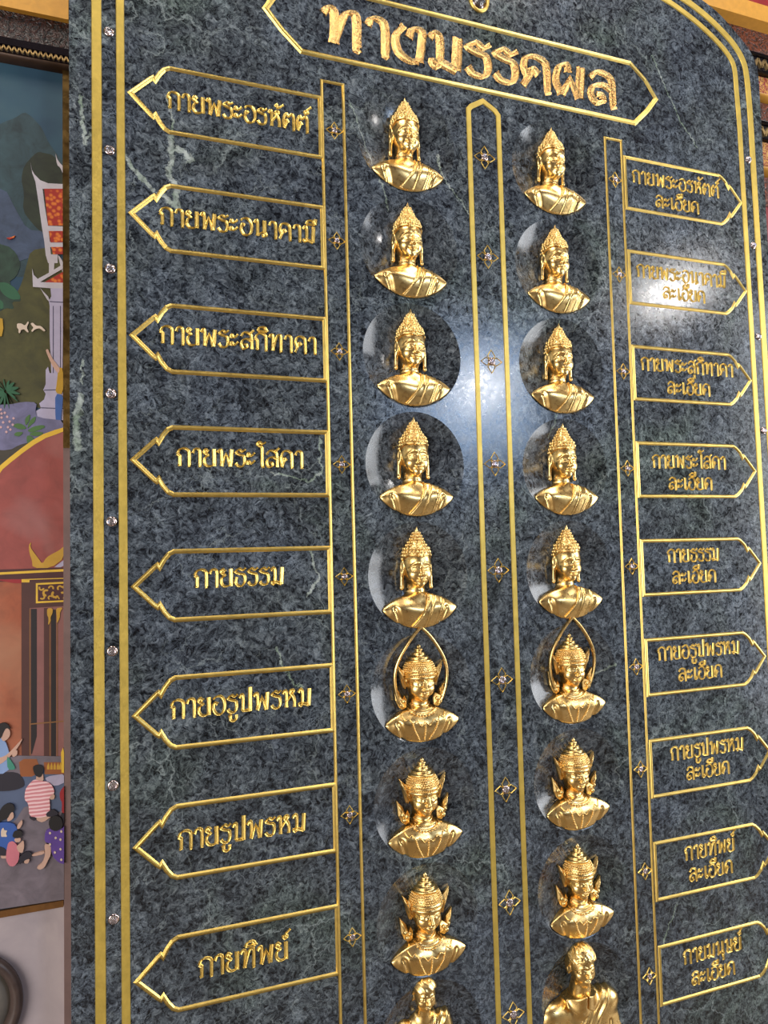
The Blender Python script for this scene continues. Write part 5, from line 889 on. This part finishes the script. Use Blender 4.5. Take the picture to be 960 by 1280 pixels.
def buddha_robe(X, Y, Z):
    P = (X, Y, Z); t = smin(torso_field(P, crease=True), neck_field(P, rings=False), .09)
    u = X-robe_edge(Y)
    q = (-.36-Y)/.61; v1 = X-(.27-.21*q); v2 = X-(.46-.20*q)
    fold = .012*G(u/.022) - .016*G((u-.035)/.012) + .012*G(v1/.014) - .014*G((v1-.022)/.011) + .010*G(v2/.014) - .014*G((v2-.022)/.011)
    f = np.maximum(t-.020-fold, -(t+.012)); f = smax(f, -u*.9, .012)
    f = np.maximum(f, Y+.33-.28*np.maximum(X-.12, 0))
    return clip_back(f, P, .972, .03)
def hair_r(y):
    return np.interp(y, [.10, .22, .32, .385, .44, .49, .535, .58, .64, .70, .75, .79], [.262, .268, .270, .264, .252, .230, .194, .156, .122, .086, .053, .014])
def hairline(x, z):
    return .372 - .035*np.exp(-(x/.05)**2) - .20*np.clip((.40-z)/.30, 0, 1)**1.2
def hair_mesh():
    mb = MB()
    zc, zs = .245, 1.02
    n = 40; prof = np.linspace(.18, .79, 24); V = []; F = []
    for y in prof:
        r = float(hair_r(y))*.985
        for k in range(n):
            a = -math.pi*1.06/2*1.35 + math.pi*1.06*1.35*k/(n-1)
            x, z = r*math.sin(a), zc+r*zs*math.cos(a)
            yy = max(y, float(hairline(x, z)))
            rr = float(hair_r(yy))*.985
            V.append((rr*math.sin(a)*R, -(zc+rr*zs*math.cos(a))*R, yy*R))
    for i in range(len(prof)-1):
        for k in range(n-1):
            F.append((i*n+k, i*n+k+1, (i+1)*n+k+1, (i+1)*n+k))
    mb.add(V, F, True)
    y = .20; row = 0
    while y < .76:
        r = float(hair_r(y)); cs = .068 if y < .52 else .058
        m_ = max(3, int(math.pi*1.2*r/cs))
        for k in range(m_+1):
            a = -math.pi*.62 + math.pi*1.24*(k+(.5 if row % 2 else 0))/m_
            x, z = r*math.sin(a), zc+r*zs*math.cos(a)
            if y < float(hairline(x, z)) + .014 or z < -.05: continue
            q = .036 if y < .52 else .029
            mb.ball((x*.95*R, -(zc+(z-zc)*.95)*R, y*R), q*R, 9, 6, (1, .9, .95))
        y += .056 if y < .52 else .05; row += 1
    x0 = None                                             # the small rolled edge along the brow
    pts = []
    for k in range(41):
        a = -math.pi*.52 + math.pi*1.04*k/40
        x, z = .265*math.sin(a), zc+.265*zs*math.cos(a)
        yy = float(hairline(x, z)); rr = float(hair_r(yy))*.99
        pts.append((rr*math.sin(a)*R, -(zc+rr*zs*math.cos(a))*R, yy*R))
    mb.tube(pts, .011*R, 6)
    return seat(mb, HS, HY, .10, HT, .03)
def seat(mb, s=1.0, yo=0.0, lean=0.0, tall=1.0, zo=0.0):
    """model coordinates -> set back into the hollow, scaled with the head, the top leaning out a little"""
    out = []
    for x, y, z in mb.v:
        z = z*s*tall + yo*R
        out.append((x*s, y*s + (SH-zo)*R - lean*4*max(0, z/R-.5)**2*R, z))
    mb.v = out; return mb
def finial_mesh():
    mb = MB(); mb.lathe([(.03*R, .73*R), (.040*R, .755*R), (.026*R, .79*R), (.012*R, .82*R), (.0005*R, .85*R)], 12, (0, -.245*R, 0)); return seat(mb, HS, HY, .10, HT, .03)

H = .0105
ME_BUDDHA = field_mesh('figure', buddha_figure, (-1.02, -1.02, -.10), (1.02, .64, .72), H, M_BUST)
ME_ROBE = field_mesh('robe_drape', buddha_robe, (-.50, -1.02, -.10), (1.02, -.20, .60), H, M_BUST)
COLN = ['left', 'right']
def at_disc(c, k): return ((DL, DR)[c], .0, ROW[k])
WHERE = ['topmost in the %s column', 'second down the %s column', 'third down the %s column', 'fourth down the %s column', 'just above the %s arched halo']
proto = None
for c in range(2):
    for k in range(5):
        lab = 'gold Buddha bust with curled hair and topknot, ' + WHERE[k] % COLN[c]
        if proto is None:
            proto = thing('buddha_bust', lab, 'bust', at_disc(c, k), 'gold Buddha busts in two columns')
            link('figure', ME_BUDDHA, proto); link('robe_drape', ME_ROBE, proto)
            hair_mesh().build('curled_hair', proto, M_BUST); finial_mesh().build('topknot_flame', proto, M_BUST)
        else:
            dup(proto, at_disc(c, k), lab)

# crowned figures
def crowned_figure(X, Y, Z):
    P = (X, Y, Z)
    d = smin(smin(head_field(P, 1.06, -.06, 0, True), neck_field(P, rings=False), .05), torso_field(P), .09)
    d = smin(d, ears(P, False, 1.06, -.07), .015)
    return clip_back(d, P)
def crown_mesh():
    mb = MB(); zc = .245*R
    prof = [(.27, .245), (.300, .25), (.312, .275), (.300, .30), (.292, .305), (.292, .325), (.306, .335), (.306, .352), (.288, .362), (.284, .40), (.272, .45), (.248, .50), (.222, .535),
            (.232, .545), (.236, .562), (.224, .578), (.196, .582), (.180, .61), (.186, .618), (.188, .634), (.176, .648), (.140, .652), (.124, .690), (.108, .715), (.118, .722), (.116, .74), (.076, .750),
            (.058, .775), (.072, .795), (.076, .815), (.062, .838), (.036, .852), (.030, .862), (.040, .874), (.038, .89), (.020, .915), (.003, .955)]
    prof = [(r, h if h < .56 else .56+(h-.56)*.72) for r, h in prof]
    mb.lathe([(r*R, h*R) for r, h in prof], 40, (0, -zc, 0), 'z', 1.0)
    for row, (y, r) in enumerate(((.385, .286), (.42, .280), (.455, .270), (.49, .254), (.52, .234))):      # scale pattern of the cap
        m_ = 26
        for k in range(m_):
            a = -math.pi*.6+math.pi*1.2*(k+(.5 if row % 2 else 0))/m_
            mb.ball((r*math.sin(a)*R, -(zc+r*math.cos(a)*R), y*R), .020*R, 6, 4, (1, 1, .9))
    for k in range(30):                                   # beading of the brow band
        a = -math.pi*.55+math.pi*1.1*k/29
        mb.ball((.302*math.sin(a)*R, -(zc+.302*math.cos(a)*R), .318*R), .013*R, 6, 4)
    return seat(mb, 1.06, -.085, .10)
def leaf(mb, pts, z0, z1, th):
    """thick pointed leaf outline in the x-y plane of the model, bulging in its middle"""
    n = len(pts); cx = sum(p[0] for p in pts)/n; cy = sum(p[1] for p in pts)/n
    V = [(x*R, -(z0+th)*R, y*R) for x, y in pts] + [(x*R, -(z0-th)*R, y*R) for x, y in pts] + [(cx*R, -(z1+th)*R, cy*R)]
    F = [(i, (i+1) % n, n+(i+1) % n, n+i) for i in range(n)] + [(i, (i+1) % n, 2*n) for i in range(n)] + [tuple(range(n, 2*n))]
    mb.add(V, F)
def flap_mesh(s):
    mb = MB()
    leaf(mb, [(s*x, y) for x, y in [(.27, .04), (.30, .22), (.27, .34), (.35, .35), (.47, .47), (.44, .35), (.41, .27), (.385, .16), (.34, .02)]], .28, .35, .025)
    mb.tube([(s*x*R, -z*R, y*R) for x, y, z in [(.30, .08, .34), (.36, .22, .36), (.40, .32, .35), (.455, .45, .32)]], [.014*R, .018*R, .014*R, .005*R], 6)
    return seat(mb)
def ornament_mesh(s):
    mb = MB()
    leaf(mb, [(s*x, y) for x, y in [(.28, -.34), (.27, -.20), (.31, -.12), (.36, -.16), (.40, -.06), (.52, .08), (.50, -.08), (.49, -.20), (.43, -.32), (.36, -.38)]], .26, .34, .03)
    for cx, cy in ((.34, -.22), (.42, -.18), (.39, -.28)):
        mb.ball((s*cx*R, -.325*R, cy*R), .045*R, 8, 6)
    mb.tube([(s*x*R, -z*R, y*R) for x, y, z in [(.40, -.20, .33), (.46, -.08, .33), (.51, .05, .29)]], [.02*R, .018*R, .005*R], 6)
    return seat(mb)
def on_chest(fn, x, y, lift=0.0):
    """z of the chest surface at (x, y)"""
    zs = np.linspace(-.1, .7, 161, dtype=np.float32)
    f = fn((np.full_like(zs, x), np.full_like(zs, y), zs))
    i = np.where(f < 0)[0]
    return (zs[i[-1]] if len(i) else 0.0) + lift
bare = lambda P: smin(torso_field(P), neck_field(P, rings=False), .09)
def strand(mb, pts, rad, n=24, beads=0, lift=.008):
    line_ = smooth_line(pts, n)
    P3 = [(p.x*R, -on_chest(bare, p.x, p.y, lift)*R, p.y*R) for p in line_]
    if not beads: mb.tube(P3, rad*R, 6)
    else:
        L = [0]
        for a, b_ in zip(P3[:-1], P3[1:]): L.append(L[-1]+(Vector(a)-Vector(b_)).length)
        for q in range(beads):
            t = L[-1]*q/(beads-1)
            i = min(max(1, int(np.searchsorted(L, t))), len(L)-1)
            w = (t-L[i-1])/max(1e-9, L[i]-L[i-1])
            mb.ball(tuple(Vector(P3[i-1]).lerp(Vector(P3[i]), w)), rad*R, 6, 4)
def necklace_mesh():
    mb = MB()
    strand(mb, [(-.21, -.27), (-.12, -.315), (0, -.335), (.12, -.315), (.21, -.27)], .024, 6)
    strand(mb, [(-.25, -.31), (-.15, -.375), (0, -.405), (.15, -.375), (.25, -.31)], .022, 6)
    strand(mb, [(-.31, -.33), (-.19, -.43), (0, -.475), (.19, -.43), (.31, -.33)], .030, 6)
    strand(mb, [(-.30, -.345), (-.185, -.445), (0, -.49), (.185, -.445), (.30, -.345)], .016, 6, 26, .03)
    return seat(mb)
def fringe_mesh():
    mb = MB()
    z = [(-.44, -.44), (-.38, -.54), (-.31, -.50), (-.25, -.60), (-.17, -.56), (-.09, -.66), (0, -.60), (.09, -.66), (.17, -.56), (.25, -.60), (.31, -.50), (.38, -.54), (.44, -.44)]
    for a, b_ in zip(z[:-1], z[1:]): strand(mb, [a, b_], .013, 4)
    return seat(mb)
def chain_mesh(pts, n):
    mb = MB(); strand(mb, pts, .016, 8, n); return seat(mb)
ME_CROWNED = field_mesh('figure', crowned_figure, (-1.02, -1.02, -.10), (1.02, .64, .72), H, M_BUST)
def halo_mesh():
    half = [(-.37, -.32), (-.44, -.20), (-.505, .02), (-.525, .26), (-.47, .50), (-.335, .74), (-.17, .96), (0, 1.13)]
    l = smooth_line(half, 5); pts = [tuple(p) for p in l] + [(-p.x, p.y) for p in reversed(l[:-1])]
    mb = MB()
    mb2 = MB(); ribbon(mb2, [(x*R, y*R) for x, y in pts], False, [-.026*R, -.022*R, -.007*R, .007*R, .022*R, .026*R], [0, .05*R, .06*R, .06*R, .05*R, 0])
    v = [(x, y + (.10-.10*min(1, max(0, (z/R+.3)/1.2)))*R, z) for x, y, z in mb2.v]; mb.add(v, mb2.f)
    K = 6; n = len(pts)
    mb.add(v, [(i*K, (i+1)*K, (i+1)*K+K-1, i*K+K-1) for i in range(n-1)])
    return mb
def make_crowned(lab, loc):
    t = thing('crowned_bust', lab, 'bust', loc, 'gold crowned busts in two columns')
    link('figure', ME_CROWNED, t)
    crown_mesh().build('crown', t, M_BUST)
    for s in (-1, 1): flap_mesh(s).build('crown_flap', t, M_BUST)
    for s in (-1, 1): ornament_mesh(s).build('ear_ornament', t, M_BUST)
    necklace_mesh().build('necklace', t, M_BUST); fringe_mesh().build('necklace_fringe', t, M_BUST)
    for pts, n in (([(-.25, -.60), (-.20, -.74), (-.10, -.92)], 13), ([(.0, -.60), (.0, -.92)], 11), ([(.25, -.60), (.20, -.74), (.10, -.92)], 13)):
        chain_mesh(pts, n).build('bead_chain', t, M_BUST)
    return t
cw = None
for c in range(2):
    for k in (5, 6, 7):
        lab = {5: 'gold crowned bust inside a pointed arch halo, in the %s column', 6: 'gold crowned bust without halo, directly under the %s arched-halo bust',
               7: 'lowest gold crowned bust in %s column, above the short-haired figure'}[k] % COLN[c]
        if cw is None: cw = t = make_crowned(lab, at_disc(c, k))
        else: t = dup(cw, at_disc(c, k), lab)
        arches = arches + [t] if k == 5 and c else ([t] if k == 5 else arches)
for t in arches: halo_mesh().build('halo_arch', t, M_BUST)

# the two short-haired figures at the bottom
def man_torso(P):
    t = ell(P, (0, -1.10, .0), (1.16, 1.16, .36))
    t = smin(t, ell(P, (.58, -.24, .06), (.34, .26, .22)), .12); t = smin(t, ell(P, (-.58, -.28, .06), (.34, .26, .22)), .12)
    for sx in (1, -1):
        t = t + .04*G(polyd(P[0]*sx, P[1], [(.62, -.55), (.58, -.8), (.55, -1.0)])/.035)
    return t
MS, MY, MZ = .98, .47, .0
ML, MX = .22, -.12                                    # stands proud of the hollow, a little left of its middle
def man_back(f, X, Y, Z): return np.maximum(f, hollow(X*X+Y*Y)+.004-Z)
def man_neck(P): return cap(P, (0, -.20, .08), (0, .36, .20), .25, .185)
def man_figure(X, Y, Z):
    X0, Z0 = X, Z; X = X-MX; Z = Z-ML; P = (X, Y, Z)
    d = smin(smin(head_field(P, MS, MY, MZ-.04, True), man_neck(P), .06), man_torso(P), .09)
    d = smin(d, ears(P, False, MS, MY-.01, MZ-.04), .02)
    d = smax(d, (X*.82+Y*.57)-.72, .02)
    return man_back(smax(d, -1.0-Y, .02), X0, Y, Z0)
def man_hair(X, Y, Z):
    X0, Z0 = X, Z; X = X-MX; Z = Z-ML
    T = (X/MS, (Y-MY)/MS, (Z+.04)/MS)
    d = ell(T, (0, .27, .25), (.312, .335, .325))
    hl = .315+.02*np.cos(T[0]*9) - .30*np.clip((.36-T[2])/.25, 0, 1)
    d = smax(d, hl-T[1], .03) - .010*np.sin(T[0]*70+np.sin(T[1]*55)*1.5)*np.sin(T[1]*62+T[2]*40)*.8
    return man_back(d*MS, X0, Y, Z0)
def man_collar(X, Y, Z):
    X0, Z0 = X, Z; X = X-MX; Z = Z-ML; P = (X, Y, Z); t = smin(man_torso(P), man_neck(P), .09)
    f = np.maximum(t-.085, -(t+.01))
    x = np.abs(X)
    top = Y-(.15-.30*x); low = (-.20+.55*np.abs(x-.16))-Y
    f = smax(f, top, .02); f = smax(f, low, .015)
    f = smax(f, .018-x, .01); f = smax(f, x-.36, .02)
    return man_back(f, X0, Y, Z0)
def man_sash(X, Y, Z):
    X0, Z0 = X, Z; X = X-MX; Z = Z-ML; P = (X, Y, Z); t = man_torso(P)
    u = (X-.40)*.80-(Y+.10)*.60          # across the sash; it runs from the shoulder down to the other hip
    fold = .018*np.cos(u*52)
    f = np.maximum(t-.035-fold, -(t+.012)); f = smax(f, np.abs(u)-.20, .02)
    f = smax(f, (X*.82+Y*.57)-.73, .02)
    return man_back(smax(f, -1.0-Y, .02), X0, Y, Z0)
def placket(X, Y, Z):
    X0, Z0 = X, Z; X = X-MX; Z = Z-ML; P = (X, Y, Z); t = man_torso(P)
    f = np.maximum(t-.014, -(t+.01)); f = smax(f, np.abs(X)-.035, .01); f = smax(f, Y+.17, .01)
    return man_back(smax(f, -.6-Y, .02), X0, Y, Z0)
t = thing('short_haired_bust', 'gold bust with short wavy hair, collared shirt and pleated sash, bottom right', 'bust', at_disc(1, 8))
link('figure', field_mesh('figure', man_figure, (-1.06, -1.04, -.02), (1.1, 1.04, 1.06), .0115, M_BUST), t)
link('wavy_hair', field_mesh('wavy_hair', man_hair, (-.6, .2, .05), (.45, 1.25, 1.06), .0125, M_BUST), t)
link('collar', field_mesh('collar', man_collar, (-.65, -.35, .1), (.4, .25, .84), .0125, M_BUST), t)
link('sash', field_mesh('sash', man_sash, (-1.0, -1.04, .0), (1.1, .25, .84), .0125, M_BUST), t)
link('placket', field_mesh('placket', placket, (-.2, -.66, .1), (-.04, -.1, .84), .0125, M_BUST), t)
# smaller figure at the bottom left: half length, arms down, shoulder cloth
QS, QY, QX = .78, .635, -.10
QL = .14
def small_torso(P):
    X, Y, Z = P
    t = ell((X-QX, Y, Z), (0, .0, .06), (.40, .44, .24))
    t = smin(t, ell((X-QX, Y, Z), (0, -.55, .06), (.40, .6, .25)), .1)
    for sx in (1, -1):
        a = cap(((X-QX)*sx, Y, Z), (.40, .22, .10), (.56, -.35, .12), .145, .12)
        a = smin(a, cap(((X-QX)*sx, Y, Z), (.56, -.35, .12), (.25, -.62, .34), .12, .09), .05)
        t = smin(t, a, .05)
    return t
def small_neck(P): return cap((P[0]-QX, P[1], P[2]), (0, .25, .10), (0, .60, .17), .14, .12)
def small_figure(X, Y, Z):
    Z0 = Z; Z = Z-QL; P = (X, Y, Z); Ph = (X-QX, Y, Z)
    d = smin(smin(head_field(Ph, QS, QY, -.01, True), small_neck(P), .04), small_torso(P), .06)
    d = smin(d, ears(Ph, False, QS, QY-.01, -.02), .015)
    return man_back(smax(d, -.95-Y, .02), X, Y, Z0)
def small_hair(X, Y, Z):
    Z0 = Z; Z = Z-QL
    T = ((X-QX)/QS, (Y-QY)/QS, (Z+.01)/QS)
    d = ell(T, (0, .30, .25), (.312, .290, .325))
    hl = .325+.04*np.clip(T[0]*3, -1, 1) - .28*np.clip((.36-T[2])/.25, 0, 1)
    d = smax(d, hl-T[1], .03) - .006*np.sin(T[0]*40+T[1]*30)
    return man_back(d*QS, X, Y, Z0)
def small_cloth(X, Y, Z):
    Z0 = Z; Z = Z-QL; P = (X, Y, Z); t = small_torso(P)
    u = (X-QX-.30)*.86-(Y-.34)*.50
    fold = .014*np.cos(u*60)
    f = np.maximum(t-.028-fold, -(t+.012)); f = smax(f, np.abs(u)-.17, .02)
    return man_back(smax(f, -.93-Y, .02), X, Y, Z0)
t = thing('small_figure_bust', 'small gold half-length figure with combed short hair and shoulder cloth at bottom centre', 'bust', at_disc(0, 8))
link('figure', field_mesh('figure', small_figure, (-.90, -1.0, -.02), (.75, 1.1, .78), H, M_BUST), t)
link('combed_hair', field_mesh('combed_hair', small_hair, (-.46, .55, 0), (.28, 1.26, .76), H, M_BUST), t)
link('shoulder_cloth', field_mesh('shoulder_cloth', small_cloth, (-.85, -1.0, 0), (.7, .6, .70), H, M_BUST), t)
